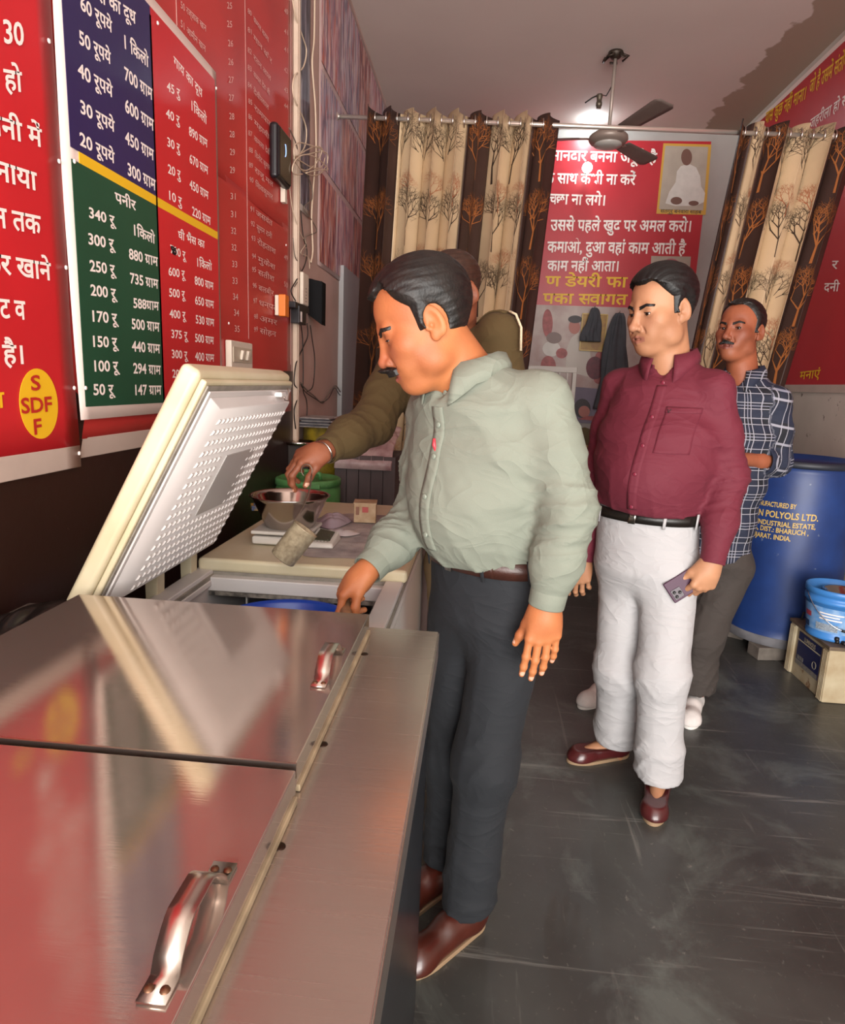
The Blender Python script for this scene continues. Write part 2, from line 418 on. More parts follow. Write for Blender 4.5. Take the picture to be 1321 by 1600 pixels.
def head_sdf(o):
    """head in its own frame (x left, y forward, z up, origin between the ears)"""
    g = Grp(.02); jw = o.get('jaw', 1.0); fat = o.get('fat', 0)
    g.u(ell((0, -.012, .045), (.077, .098, .082)))
    g.u(ell((0, .012, -.030), (.064*jw, .066, .066)), .04)
    g.u(ell((0, .045, -.030), (.044*jw, .046, .062)), .03)
    g.u(ell((0, .070, -.088), (.022*jw, .020, .018)), .03)
    for x in (-1, 1):
        g.u(ell((x*.044*jw, .052, -.016), (.022, .024, .024)), .025)
        g.u(ell((x*.046*jw, .010, -.066), (.020+.006*fat, .030, .022+.008*fat)), .03)
        g.u(ell((x*.030, .066, -.050), (.018, .020, .022+.006*fat)), .02)
    if fat: g.u(ell((0, .035, -.098), (.036, .040, .020)), .03)
    g.u(cap((-.034, .073, .026), (.034, .073, .026), .0115, .0115), .014)
    g.u(cap((0, .080, .030), (0, .086, .012), .009, .007), .012)
    nl = o.get('nose', 1)
    g.u(cap((0, .086, .012), (0, .106*nl, -.026), .0068, .0105), .010)
    g.u(ell((0, .1085*nl, -.030), (.0115, .0110, .0105)), .008)
    for x in (-1, 1): g.u(ell((x*.0135, .094, -.034), (.0085, .0105, .0080)), .006)
    for x in (-1, 1):
        g.sub(ell((x*.031, .094, .006), (.018, .013, .011)), .012)
        g.sub(ell((x*.007, .102, -.0425), (.004, .006, .004)), .003)
    op = o.get('eye_open', .0035); ez = .007
    for x in (-1, 1):
        lid = ell((x*.031, .0700, ez), (.0150, .0150, .0135)); sl = ell((x*.031, .0850, ez-.001), (.0125, .014, op))
        g.u(lid, .004); g.sub(sl, .0015)
    # mouth
    mz = o.get('mouth', -.062)
    g.u(ell((0, .078, mz), (.026, .014, .016)), .014)
    g.u(cap((-.025, .080, mz+.002), (0, .0925, mz+.005), .0035, .0052), .005).u(cap((.025, .080, mz+.002), (0, .0925, mz+.005), .0035, .0052), .005)
    g.u(cap((-.023, .080, mz-.006), (0, .0905, mz-.009), .0038, .0062), .005).u(cap((.023, .080, mz-.006), (0, .0905, mz-.009), .0038, .0062), .005)
    g.sub(cap((-.026, .082, mz-.001), (0, .0975, mz-.001), .0020, .0030), .003).sub(cap((.026, .082, mz-.001), (0, .0975, mz-.001), .0020, .0030), .003)
    # folds beside the mouth
    for x in (-1, 1): g.sub(cap((x*.021, .092, -.033), (x*.034, .078, mz+.006), .0010, .0008), .011)
    # ears
    for x in (-1, 1):
        Re = np.array(Matrix.Rotation(x*.35, 3, 'Z') @ Matrix.Rotation(-.18, 3, 'X'), np.float32)
        g.u(ell((x*.080, -.012, .002), (.0075, .019, .033), Re), .006)
        g.u(ell((x*.076, -.004, -.024), (.006, .010, .011)), .006)
        g.sub(ell((x*.088, -.008, .004), (.0075, .0115, .022), Re), .004)
        g.u(ell((x*.078, .006, -.004), (.004, .004, .007)), .004)
        g.sub(ell((x*.086, -.004, -.003), (.010, .005, .007)), .004)
    return g
def hair_region(o):
    """what part of the scalp carries hair, negative inside"""
    hl = o.get('hairline', .085)      # height of the hairline in front
    rec = o.get('recede', .0)
    def f(p):
        x, y, z = p[:, 0], p[:, 1], p[:, 2]; ax = np.abs(x)
        rec_y = np.maximum(y-.068, 0)*.9
        # front boundary: y limit rises with height, side-burn in front of the ear
        top = hl+rec*np.exp(-((ax-.040)/.020)**2)+rec_y
        front = y-np.where(z > top, .20, np.where(z > .045, o.get('temple', .020)+.035*np.clip((z-.045)/np.maximum(top-.045, .01), 0, 1), .020))
        ear = -(np.sqrt((y+.016)**2+((z-.000)*.70)**2)-.0235)
        ear = np.where(ax > .055, ear, -1)
        low = -(z-np.where(y > -.01, -.004, np.where(y > -.03, -.022, -.022-(-.03-y)*.65)))
        return np.maximum(np.maximum(front, low), ear)*.7
    return f
def make_person(name, label, o):
    J = {k: np.array(v, float) for k, v in o['J'].items()}
    root = thing(name, (J['anR'][0]*.5+J['anL'][0]*.5, J['anR'][1]*.5+J['anL'][1]*.5, 0), label, 'person')
    T = frame(o['face']); L, Fw, U = T[:, 0].astype(float), T[:, 1].astype(float), T[:, 2].astype(float)
    hs = o.get('hs', 1.06); HR = frame(o['hF'], o.get('hU', (0, 0, 1))); hc = A3(J['head'])
    hd = head_sdf(o['head'])
    hlo = hc-.17*hs; hhi = hc+.17*hs
    def head_local(p): return ((p-hc)@HR)/hs
    def headf(p):
        q = np.maximum(np.maximum(hlo-p, p-hhi), 0); db = np.sqrt((q*q).sum(1)); m = db < .03; out = db+.02
        if m.any(): out[m] = hd.ev(head_local(p[m]).astype(np.float32))*hs
        return out
    headf.lo, headf.hi = hlo, hhi
    def hw(v): return hc+(HR@A3(v))*hs
    nb = J['neck']; nk = Grp(.03)
    nr = o.get('neck_r', .056)
    nk.u(cap(hw((0, -.022, -.035)), nb-U*.02, nr*.98, nr*1.08)).u(cap(hw((0, .015, -.055)), nb+Fw*.015-U*.03, nr*.62, nr*.8))
    nk.u(cap(nb-U*.03-Fw*.01, nb-U*.12-Fw*.02, .05, .06))
    pel, che = J['pelvis'], J['chest']
    bw, bd = o['bw'], o['bd']; ax_ = nz3(che-pel)
    body = [headf, nk]
    tg = Grp(.05); tg.u(ecap(pel, che, L, Fw, (bw*.88, bd*.80), (bw*.95, bd*.82))).u(ecap(che, nb-U*.05, L, Fw, (bw*.85, bd*.7), (bw*.4, bd*.4)))
    body.append(tg); hands = []
    for sd in 'LR':
        sh, el, wr = J['sh'+sd], J['el'+sd], J['wr'+sd]
        g = Grp(.03); g.u(cap(nb-U*.06, sh, .045, .045)).u(cap(sh, el, .042, .034)).u(cap(el, wr, .033, .0255)).u(cap(el+(wr-el)*.2, el+(wr-el)*.4, .033, .030)); body.append(g)
        hp = o['hand'+sd]; hf = hand_parts(wr, hp['d'], hp['n'], hp['th'], hp.get('s', 1), hp.get('c', (.3,)*4), hp.get('t', (.7, .2)), hp.get('sp', .1)); body.append(hf); hands.append((hf, hp.get('s', 1)))
        hip, kn, an, to = J['hip'+sd], J['kn'+sd], J['an'+sd], J['to'+sd]
        g = Grp(.03); g.u(cap(hip, kn, .068, .048)).u(cap(kn, an, .046, .034)); body.append(g)
        heel = np.array([an[0], an[1], .035])-nz3((to-an)*[1, 1, 0])*.03
        g = Grp(.03); g.u(cap(an, heel, .033, .028)).u(cap([an[0], an[1], .06], to*[1, 1, 0]+[0, 0, .028], .034, .020)); body.append(g)
    bf = union(body, .016)
    # fine sampling only where skin shows
    iv = [[], [], []]
    boxes = [(hc-.15*hs, hc+.15*hs)]
    for hf, s in hands: boxes.append((hf.lo-.005, hf.hi+.005))
    for a, b in boxes:
        for i in range(3): iv[i].append((float(a[i]), float(b[i])))
    skin = mat(o['skin'][0], o['skin'][1], .55, 0, .0 or .22, 9, vcol=o['skin'][2], bump=.12, bscale=260, sss=.0, spec=.35)
    lip = mat(o['skin'][0]+'_lip', o['skin'][3], .45)
    nail = mat(o['skin'][0]+'_nail', 'CF9C84', .35)
    ob, V, F = sdf_mesh('body', bf, .011, skin, root, iv, o.get('fine', .0027))
    ob.data.materials.append(lip); ob.data.materials.append(nail)
    hq = head_local(V); xx, yy, zz = hq[:, 0], hq[:, 1], hq[:, 2]
    sst = lambda t: np.clip(t, 0, 1)**2*(3-2*np.clip(t, 0, 1))
    stub = sst((-.018-zz)/.022)*sst((zz+.118)/.03)*sst((yy+.005)/.03)*(1-.5*np.exp(-((zz-o['head'].get('mouth', -.062))/.008)**2*(np.abs(xx) < .024)))
    orb = np.exp(-(((np.abs(xx)-.031)/.016)**2+((zz-.002)/.011)**2))*(yy > .04)  # skin darker round the eyes, carried in the beard attribute
    flush = np.exp(-((xx/.016)**2+((zz+.028)/.016)**2))*(yy > .08)+.6*np.exp(-(((np.abs(xx)-.042)/.02)**2+((zz+.02)/.02)**2))*(yy > .03)
    for an, av in (('stubble_eye_tone', np.clip(stub*o.get('stub', .5)+orb*.55, 0, 1)), ('flush', np.clip(flush, 0, 1))):
        at = ob.data.attributes.new(an, 'FLOAT', 'POINT'); at.data.foreach_set('value', av.astype(np.float32))
    if 'toned' not in skin:
        skin['toned'] = 1; nt, b = nodes_of(skin); prev = b.inputs['Base Color'].links[0].from_socket
        for an, cc, kk in (('flush', o['skin'][3], .45), ('stubble_eye_tone', '3A2A26', .42)):
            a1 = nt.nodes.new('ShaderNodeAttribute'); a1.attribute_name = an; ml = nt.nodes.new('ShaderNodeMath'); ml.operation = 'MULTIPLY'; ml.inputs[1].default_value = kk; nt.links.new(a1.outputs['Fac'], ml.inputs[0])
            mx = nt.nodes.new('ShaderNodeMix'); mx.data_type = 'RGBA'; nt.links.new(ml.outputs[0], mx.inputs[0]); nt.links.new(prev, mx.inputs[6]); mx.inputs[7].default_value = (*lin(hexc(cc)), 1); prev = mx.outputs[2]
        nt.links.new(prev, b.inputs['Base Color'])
    cen = V[F].mean(1); q = head_local(cen); mz = o['head'].get('mouth', -.062)
    mi = np.zeros(len(F), np.int32)
    mi[(np.abs(q[:, 0]) < .027) & (q[:, 1] > .079) & (np.abs(q[:, 2]-(mz-.002)+.0) < .0125-.25*np.abs(q[:, 0])) & (q[:, 2] > mz-.014) & (q[:, 2] < mz+.0085)] = 1
    for hf, s in hands:
        for c, r in hf.nails:
            mi[((cen-A3(c))**2).sum(1) < (r*1.0)**2] = 2
    ob.data.polygons.foreach_set('material_index', mi)
    # eyes
    white = mat('eye_white', 'A2968E', .25); iris = mat('eye_iris', '1A0F0A', .15)
    for x in (-1, 1):
        e = MB(); e.lathe([(.0001, -1)]+[(math.cos(t), math.sin(t)) for t in np.linspace(-1.5, .98, 14)], hw((x*.031, .0715, .007)), Matrix(HR.tolist()) @ Matrix.Rotation(-math.pi/2, 3, 'X') @ Matrix.Diagonal((o['head'].get('eye_r', .0123)*hs,)*3), 20)
        eo = e.build('eyeball', white, root, True)
        gz = o.get('gaze', (0, 1, 0)); gz = nz3(gz); gv = Vector(HR@A3(gz)); R = gv.to_track_quat('Z', 'Y').to_matrix()
        e = MB(); e.lathe([(.0058, .0112), (.0045, .0122), (.002, .0130), (.0001, .0132)], hw((x*.031, .0715, .007)), R @ Matrix.Diagonal((hs,)*3), 16)
        e.build('iris', iris, eo, True)
    # lash line along each upper lid
    opn = o['head'].get('eye_open', .0035)
    for x in (-1, 1):
        th_ = math.asin(min(.9, (opn*.9-.001)/.0136)); pts = []
        for t in np.linspace(-.95, .95, 11): pts.append(Vector(hw((x*.031+.0152*math.sin(t)*.98, .0700+.0152*math.cos(t)*math.cos(th_*math.cos(t)), .007+.0138*math.sin(th_*math.cos(t))))))
        MB().tube(pts, .0010*hs, 6).build('eyelashes', mat('lash_black', '120C0A', .6), root, True)
    # hair, brows, moustache grow out of the same head field
    hair_m = mat(o['hair'][0], o['hair'][1], .5, 0, .35, 60, vcol=o['hair'][2], bump=.25, bscale=200, spec=.4)
    def local_part(nm, region, thick, strand, res, lo, hi, m, taper=0):
        lo, hi = A3(lo), A3(hi)
        def f(p): 
            st = strand(p) if strand else 0
            rg = region(p); tp = np.clip(-rg/taper, .05, 1)**.6 if taper else 1
            return np.maximum(hd.ev(p)-(thick+st)*tp, rg).astype(np.float32)
        ax = [np.arange(lo[i], hi[i], res, dtype=np.float32) for i in range(3)]
        VV, FF = nets(f, *ax); VV = (VV@HR.T)*hs+hc
        me = bpy.data.meshes.new(nm); me.from_pydata(VV.tolist(), [], FF[:, ::-1].tolist()); return link(nm, me, m, root, True)
    th = o['hair'][3]; cz = o['hair'][4] if len(o['hair']) > 4 else 'side'
    def strand(p):
        # combed strands: ridges follow a swirl from the parting
        x, y, z = p[:, 0], p[:, 1], p[:, 2]
        a = np.arctan2(x+.03, z+.02) if cz == 'side' else np.arctan2(x, z+.01)
        r = np.sin(a*42+3*np.sin(y*40)+y*25)*.5+.5
        r2 = np.sin(a*95+5*np.sin(y*31)+1.3)*.5+.5
        lift = np.clip((z-.03)/.09, 0, 1)
        vol = (.55+.45*lift)*(1-.0*y)
        if cz == 'bald': vol = vol*np.clip(1-(z-.05)/.05*(.7+ (y > -.03)*.3), .12, 1)
        d = th*(vol-1)+.0012*r+.0007*r2
        if cz == 'side': d = d-.004*np.exp(-((x-.030)/.004)**2)*(z > .05)
        return d
    local_part('hair', hair_region(o['head']), th, strand, .0026, (-.105, -.135, -.11), (.105, .12, .165), hair_m, .016)
    def brow(p):
        x = np.abs(p[:, 0]); zc = .0235+.35*(x-.016)-9*np.maximum(x-.032, 0)**2*1.0-.4*np.maximum(x-.034, 0)
        return np.maximum(np.abs(p[:, 2]-zc)-.0052*(1-.35*np.clip((x-.02)/.03, 0, 1)), np.maximum(.012-x, x-.050))*.9+np.where(p[:, 1] < .03, 1, 0)
    local_part('eyebrows', brow, .0015, lambda p: .0007*np.sin(p[:, 0]*1600+p[:, 2]*900), .0017, (-.056, .03, .008), (.056, .11, .042), hair_m)
    if o.get('moustache'):
        mw, mh, mt = o['moustache']
        def mo(p):
            x = np.abs(p[:, 0]); zc = mz+.0135-.22*x
            return np.maximum(np.abs(p[:, 2]-zc)-mh*(1-.45*np.clip(x/mw, 0, 1)), x-mw)*.85+np.where(p[:, 1] < .04, 1, 0)
        local_part('moustache', mo, mt, lambda p: .0012*np.sin(p[:, 0]*1100+p[:, 2]*260)-.003*np.clip((np.abs(p[:, 0])-.014)/.02, 0, 1), .0019, (-.045, .04, mz-.02), (.045, .125, mz+.035), hair_m)
    # ---------------- shirt
    sm = o['shirt_mat']; S = Grp(.05)
    tuck = o.get('tuck', True); waist = J['waist']; wu = nz3(che-waist)
    hem = waist-wu*(.004 if tuck else o.get('hem', .2))
    S.u(ecap(waist-wu*.02, waist+wu*.16, L, Fw, (bw*1.01, bd*1.05), (bw*1.11, bd*1.18)))
    if not tuck: S.u(ecap(hem-wu*.08, waist, L, Fw, (bw*1.06, bd*1.18), (bw*1.04, bd*1.12)))
    S.u(ecap(waist+wu*.16, che, L, Fw, (bw*1.12, bd*1.20), (bw*1.10, bd*1.10)))
    S.u(ecap(che, che+(nb-che)*.55, L, Fw, (bw*1.10, bd*1.08), (bw*.95, bd*.86)))
    bl_ = o.get('belly', 0)
    if bl_: S.u(ell(waist+wu*.10+Fw*(bd*.45), (bw*.80, bw*.80, .13)), .08)
    S.u(ecap(nb-U*.045, nb-U*.075, L, Fw, (.085, .065), (.13, .085), .8), .05)
    slv = []
    for sd in 'LR':
        sh, el, wr = J['sh'+sd], J['el'+sd], J['wr'+sd]
        S.u(cap(nb-U*.030+(sh-nb)*.12, sh-U*.006, .054, .051), .05)
        g = Grp(.035); r0, r1, r2, r3 = o.get('slv', (.059, .057, .053, .039))
        end = o.get('roll'+sd, None)
        g.u(cap(sh+U*.0, sh+(el-sh)*.5, r0, (r0+r1)/2)).u(cap(sh+(el-sh)*.5, el, (r0+r1)/2, r1))
        fw_ = wr-el; fl = np.linalg.norm(fw_); fd = fw_/fl
        if end is None:
            g.u(cap(el, el+fw_*.55, r1, r2)).u(cap(el+fw_*.55, wr-fd*.045, r2, r3+.004))
            cf = cap(wr-fd*.055, wr+fd*.012, r3*.96, r3*.93); g.u(cf, .006)
            pl, pn = wr+fd*.004, fd; bore = cap(wr-fd*.03, wr+fd*.06, r3*.70, r3*.70)
        else:
            g.u(cap(el, el+fw_*end, r1, r2)); pl, pn = el+fw_*end, fd
            g.u(cap(el+fw_*(end-.12), el+fw_*end, r2+.006, r2+.006), .004); bore = cap(pl-fd*.03, pl+fd*.08, r2*.86, r2*.86)
        bore_c = A3(pl)
        def mk(pl=A3(pl), pn=A3(pn)): return lambda p: np.where(((p-pl)**2).sum(1) < .02, (p-pl)@pn, -1).astype(np.float32)
        g.cut(mk()); g.sub(bore, .002)
        slv.append((g, A3(sh), A3(el), A3(wr)))
    fa = o.get('fold', .006)
    def dsl(p, sh, el, wr, sdn):
        ua, fa_ = A3(nz3(el-sh)), A3(nz3(wr-el)); tw = (p-el)@fa_; tu = (p-el)@ua
        side = wob(p, 14, 4, sdn)
        near = np.exp(-((np.minimum(np.abs(tu), np.abs(tw)))/.11)**2)
        f1 = folds(p, fa_*.9+A3(L)*.35, 95, .9, sdn); f2 = folds(p, ua*.8-A3(Fw)*.5, 70, .8, sdn+3)
        end_ = np.clip(((p-wr)@fa_*-1-.045)/.05, 0, 1)
        return (fa*(.9*near*f1+.55*f2*(.4+.6*np.clip(side, 0, 1))+.5*side)-.003)*end_
    pel_ = A3(waist)
    def dto(p):
        z = (p-pel_)@A3(wu); x = (p-pel_)@A3(L)
        low = np.exp(-np.maximum(z, 0)/.09)
        f1 = folds(p, A3(L)*.9+A3(U)*.35, 48, .9, 5); f2 = folds(p, A3(U)*.85+A3(L)*.5*np.sign(.01), 40, 1.1, 8)
        mid = np.clip((z-.12)/.2, 0, 1)*np.clip(np.abs(x)/.14, 0, 1)
        return fa*(1.0*low*f1+.55*f2*(.25+.75*mid)+.9*wob(p, 7, 5, 2)*.6)-.002
    def torso(p): return S.ev(p)-dto(p)
    neckcut = Grp(.01); neckcut.u(cap(nb-U*.03, nb+U*.12-Fw*.01, nr*1.12, nr*1.25))
    vdrop = o.get('vneck', .05)
    nc2 = cap(nb+Fw*.055+U*.02, nb+Fw*(.085)-U*vdrop, o.get('vr', .036), .014)
    hemp, hemn = A3(hem), A3(wu)
    slo = np.minimum(S.lo, np.minimum(slv[0][0].lo, slv[1][0].lo)); shi = np.maximum(S.hi, np.maximum(slv[0][0].hi, slv[1][0].hi))
    def shirt(p):
        d = torso(p); d = smax(d, -((p-hemp)@hemn), .01) if True else d
        for i, (g, a, b, c) in enumerate(slv):
            e = g(p); m = e < .06
            if m.any(): e[m] -= dsl(p[m], a, b, c, i*4)
            d = smin(d, e, .028)
        d = smax(d, -neckcut.ev(p), .006); d = smax(d, -nc2(p), .006)
        return d
    shirt.lo, shirt.hi = slo, shi
    so, SV, SF = sdf_mesh('shirt', shirt, o.get('sres', .0062), sm, root)
    if o.get('plaid'):
        co = np.zeros((len(SV), 3), np.float32); dt = torso(SV); best = dt.copy()
        co[:, 0] = np.arctan2((SV-pel_)@A3(L), (SV-pel_)@A3(Fw)+.02)*.15; co[:, 1] = (SV-pel_)@A3(U)
        for g, a, b, c in slv:
            dg = g(SV); ua, fa_ = A3(nz3(b-a)), A3(nz3(c-b)); isf = ((SV-b)@fa_) > 0
            axd = np.where(isf[:, None], fa_, ua); tt = ((SV-b)*axd).sum(1); perp = (SV-b)-tt[:, None]*axd
            lat = np.cross(axd, A3(Fw)); cc = np.stack([(perp*lat).sum(1)+.02, tt, tt*0], 1); m = dg < best
            co[m] = cc[m]; best = np.minimum(best, dg)
        at = so.data.attributes.new('cloth', 'FLOAT_VECTOR', 'POINT'); at.data.foreach_set('vector', co.ravel())
    bvh = BVHTree.FromPolygons([Vector(v) for v in SV.tolist()], SF.tolist())
    def on(u, z, off, base=None):
        """point on the shirt front at lateral u, height z over the waist, and its normal"""
        ori = Vector(waist+L*u+wu*z+Fw*.5); h = bvh.ray_cast(ori, Vector(-Fw))
        if h[0] is None: return None
        return h[0]+Vector(Fw)*off
    top = float((nb-waist)@wu)-.035
    def patch(nm, u0, u1, z0, z1, off, nu, nv, m, par=root, skew=0):
        pts = [[on(u0+(u1-u0)*i/nu, z0+(z1-z0)*j/nv, off) for j in range(nv+1)] for i in range(nu+1)]
        mb = MB(); ok = {}
        for i in range(nu+1):
            for j in range(nv+1):
                if pts[i][j] is not None: ok[(i, j)] = len(mb.v); mb.v.append(tuple(pts[i][j]))
        for i in range(nu):
            for j in range(nv):
                c = [(i, j), (i+1, j), (i+1, j+1), (i, j+1)]
                if all(q in ok for q in c):
                    if (Vector(mb.v[ok[c[0]]])-Vector(mb.v[ok[c[2]]])).length < .06: mb.f.append(tuple(ok[q] for q in c))
        return mb.build(nm, m, par, True, solid=.0018)
    if o.get('placket', True):
        patch('placket', -.016, .016, .01, top-vdrop*.95, .0010, 3, 60, sm)
        bmt = mat('button_'+name+o['skin'][0], o.get('button', 'B8B4A8'), .3)
        for z in o.get('buttons', (.04, .13, .22, .31)):
            c = on(0, z, .0025)
            if c:
                b = MB(); b.lathe([(.0001, .0022), (.0045, .0026), (.0060, .0016), (.0062, 0), (.0001, 0)], c, Vector(Fw).to_track_quat('Z', 'Y').to_matrix(), 14); b.build('button', bmt, root, True)
    if o.get('pocket'):
        u0, u1, z0, z1 = o['pocket']; pk = patch('pocket', u0, u1, z0, z1, .0012, 14, 16, sm)
        patch('pocket_hem', u0-.001, u1+.001, z1-.018, z1, .0028, 14, 3, sm, pk)
    # collar: stand and fold-over flap
    cf_ = MB(); n = 40; tilt = o.get('ctilt', 0.0); ch = o.get('collar_h', .040)
    cb = nb+U*.000-Fw*.004
    for i in range(n+1):
        t = i/n; a = math.radians(-90+22+t*(360-44)); gap = 0
        dirv = Vector(L)*math.cos(a)+Vector(Fw)*(-math.sin(a))*-1*-1
        # a=-90 is the front opening
        dirv = Vector(L)*math.cos(a)+Vector(Fw)*(-math.sin(a)); fr = max(0, -math.sin(a)*-1*-1)
        front = max(0.0, -math.sin(a)); back = 1-front
        rin = nr*1.16+.006*front; cbv = Vector(cb)
        low = Vector(U)*(-.018-.035*front)
        p0 = cbv+dirv*(rin+.004)+low
        p1 = cbv+dirv*(rin+.000)+Vector(U)*(ch*.9-.030*front)
        p2 = cbv+dirv*(rin+.007)+Vector(U)*(ch*.9+.003-.030*front)
        edge = (1-min(1, min(t, 1-t)/.10))
        p3 = cbv+dirv*(rin+.022+.012*front)+Vector(U)*(-.006-.040*front-.035*edge)+Vector(L)*(.030*edge*(1 if t > .5 else -1)*(-1 if math.cos(a) < 0 and t > .5 else 1))*0
        p25 = (p2+p3)/2+dirv*.005
        cf_.v += [tuple(q) for q in (p0, p1, p2, p25, p3)]
        if i:
            b0 = (i-1)*5
            for k in range(4): cf_.f.append((b0+k, b0+k+1, b0+k+6, b0+k+5))
    cf_.build('collar', o.get('collar_mat', sm), root, True, solid=.0022)
    if o.get('plaid'):
        cn_ = [c for c in root.children if c.name.startswith('collar')][-1]; cv_ = np.array([v.co[:] for v in cn_.data.vertices])
        at = cn_.data.attributes.new('cloth', 'FLOAT_VECTOR', 'POINT'); at.data.foreach_set('vector', np.stack([(cv_-pel_)@L, (cv_-pel_)@U, cv_[:, 0]*0], 1).astype(np.float32).ravel())
    for sd in 'LR':      # cuffs
        el, wr = Vector(J['el'+sd]), Vector(J['wr'+sd]); fd = (wr-el).normalized(); end = o.get('roll'+sd); r3 = o.get('slv', (0, 0, .053, .039))
        if end is None: a_, b_, rr = wr-fd*.056, wr+fd*.010, r3[3]*1.0
        else: q_ = el+(wr-el)*end; a_, b_, rr = q_-fd*.034, q_+fd*.006, r3[2]*1.10
        mb = MB(); prof = [(rr*.80, 0), (rr*1.02, -.001), (rr*1.05, .006), (rr*1.03, (b_-a_).length*.5), (rr*1.0, (b_-a_).length-.002), (rr*.97, (b_-a_).length), (rr*.90, (b_-a_).length-.002), (rr*.86, (b_-a_).length-.02)]
        mb.lathe(prof, a_, fd.to_track_quat('Z', 'Y').to_matrix(), 40); cfo = mb.build('cuff', o.get('cuff_mat', sm), root, True)
        if o.get('plaid'):
            cv_ = np.array([v.co[:] for v in cfo.data.vertices]); at = cfo.data.attributes.new('cloth', 'FLOAT_VECTOR', 'POINT')
            at.data.foreach_set('vector', np.stack([(cv_-A3(a_))@L, (cv_-A3(a_))@A3(fd), cv_[:, 0]*0], 1).astype(np.float32).ravel())
    # ---------------- trousers
    tm = o['trouser_mat']; Tg = []
    hipg = Grp(.05); tb = o.get('tb', (bw*.98, bd*1.03))
    hipg.u(ecap(J['waist']-wu*.0, pel, L, Fw, tb, (tb[0]*1.04, tb[1]*1.08)))
    hipg.u(ell(pel-Fw*.04-U*.03, (tb[0]*.95, tb[0]*.80, .11)), .05)
    lr = o.get('legr', (.092, .074, .062))
    LG = []
    for sd in 'LR':
        hip, kn, an = J['hip'+sd], J['kn'+sd], J['an'+sd]
        g = Grp(.05); sgn = 1 if sd == 'L' else -1
        g.u(cap(hip, kn, lr[0], lr[1])).u(cap(kn, an, lr[1], lr[2])); 
        dn_ = nz3(an-kn); g.u(cap(kn+(an-kn)*.6, an+dn_*.03, lr[2]*1.02, lr[2]*1.08), .03)
        hz = o['hem'+sd]
        def mk(hz=hz, an=A3(an), kn=A3(kn), pn=A3(o.get('hemn', (0, 0, 1)))): return lambda p: (hz-(p[:, 2]+.12*((p-an)@A3(Fw)))).astype(np.float32)
        g.cut(mk(), .003); g.sub(cap([an[0], an[1], hz-.05], [an[0], an[1], hz+.03], lr[2]*.72, lr[2]*.72), .003)
        LG.append((g, A3(hip), A3(kn), A3(an)))
    ta = o.get('tfold', .006); Fw3, L3, U3 = A3(Fw), A3(L), A3(U)
    tl = np.minimum(np.minimum(hipg.lo, LG[0][0].lo), LG[1][0].lo); thh = np.maximum(np.maximum(hipg.hi, LG[0][0].hi), LG[1][0].hi)
    wt = A3(J['waist']+wu*.0)
    tlc = tl.copy(); tlc[2] = max(tlc[2], min(o['hemL'], o['hemR'])-.05)
    fly = cap(J['waist']+Fw*(tb[1]*1.06), pel+Fw*(tb[1]*1.10)-U*.06, .0035, .005)
    def trousers(p):
        d = hipg(p)
        for i, (g, hip, kn, an) in enumerate(LG):
            e = g(p); m = e < .06
            if m.any():
                q = p[m]; ax = nz3(an-kn).astype(np.float32); t = (q-kn)@ax; 
                kn_f = np.exp(-(t/.10)**2); hem_f = np.exp(-((q[:, 2]-o['hemL' if i == 0 else 'hemR']-.06)/.09)**2); hip_f = np.exp(-((q[:, 2]-kn[2]-.30)/.12)**2)
                c = q-(kn+t[:, None]*ax); cr = np.exp(-(((c@L3))/.010)**2)*((c@Fw3) > 0)
                f1 = folds(q, U3*.8+L3*.55*(1 if i else -1), 40, 2.0, i*3); f2 = folds(q, U3*.55-L3*.8, 34, 1.6, 6+i)
                e[m] -= ta*(1.0*f1*(.55*kn_f+.9*hem_f+.06)+.35*f2*hip_f+.55*wob(q, 8, 5, i)+o.get('crease', .35)*cr)-.003
            lg = e if i == 0 else smin(lg, e, .010)
        d = smin(d, lg, .055); d = smax(d, -fly(p), .004)
        return smax(d, (p-wt)@A3(wu), .004)
    trousers.lo, trousers.hi = tlc, thh
    to, TV, TF = sdf_mesh('trousers', trousers, o.get('tres', .0085), tm, root)
    # belt: a band cut from the waist, with loops and tongue
    if o.get('belt'):
        bh, bm_, lm = o['belt']; wc = A3(J['waist']+wu*o.get('belt_z', -.006))
        bvt = BVHTree.FromPolygons([Vector(v) for v in TV.tolist()], TF.tolist())
        def ring(nm, h0, h1, off, thk, a0, a1, n, m, par=root):
            mb = MB()
            for i in range(n+1):
                a = math.radians(a0+(a1-a0)*i/n); dv = Vector(Fw)*math.cos(a)+Vector(L)*math.sin(a); row = []
                for hz_ in (h0, h1):
                    ori = Vector(wc)+Vector(wu)*hz_; hh = bvt.ray_cast(ori+dv*.5, -dv)
                    r = (hh[0]-ori).dot(dv) if hh[0] else tb[0]
                    row.append((ori, r, dv))
                r = max(row[0][1], row[1][1])
                for ori, _, dv2 in row: mb.v += [tuple(ori+dv2*(r+off)), tuple(ori+dv2*(r+off+thk))]
                if i:
                    b = (i-1)*4; c = i*4
                    mb.f += [(b, b+2, c+2, c), (b+1, c+1, c+3, b+3), (b, c, c+1, b+1), (b+2, b+3, c+3, c+2)]
            e = n*4; mb.f += [(0, 1, 3, 2), (e, e+2, e+3, e+1)]
            return mb.build(nm, m, par, True)
        bo = ring('belt', -bh, 0, .004, .005, 0, 360, 72, bm_)
        ring('belt_tongue', -bh*.95, -bh*.05, .0095, .0025, 2, o.get('tongue', 60), 16, bm_, bo)
        bk = mat('buckle_steel', 'B9B4AC', .25, 1)
        ring('buckle', -bh*1.08, bh*.08, .0115, .0025, -7, 3, 4, bk, bo)
        for a in o.get('loops', (38, 75, 110, 180, -38, -75)): ring('belt_loop', -bh-.010, .008, .0125, .002, a-1.6, a+1.6, 2, lm)
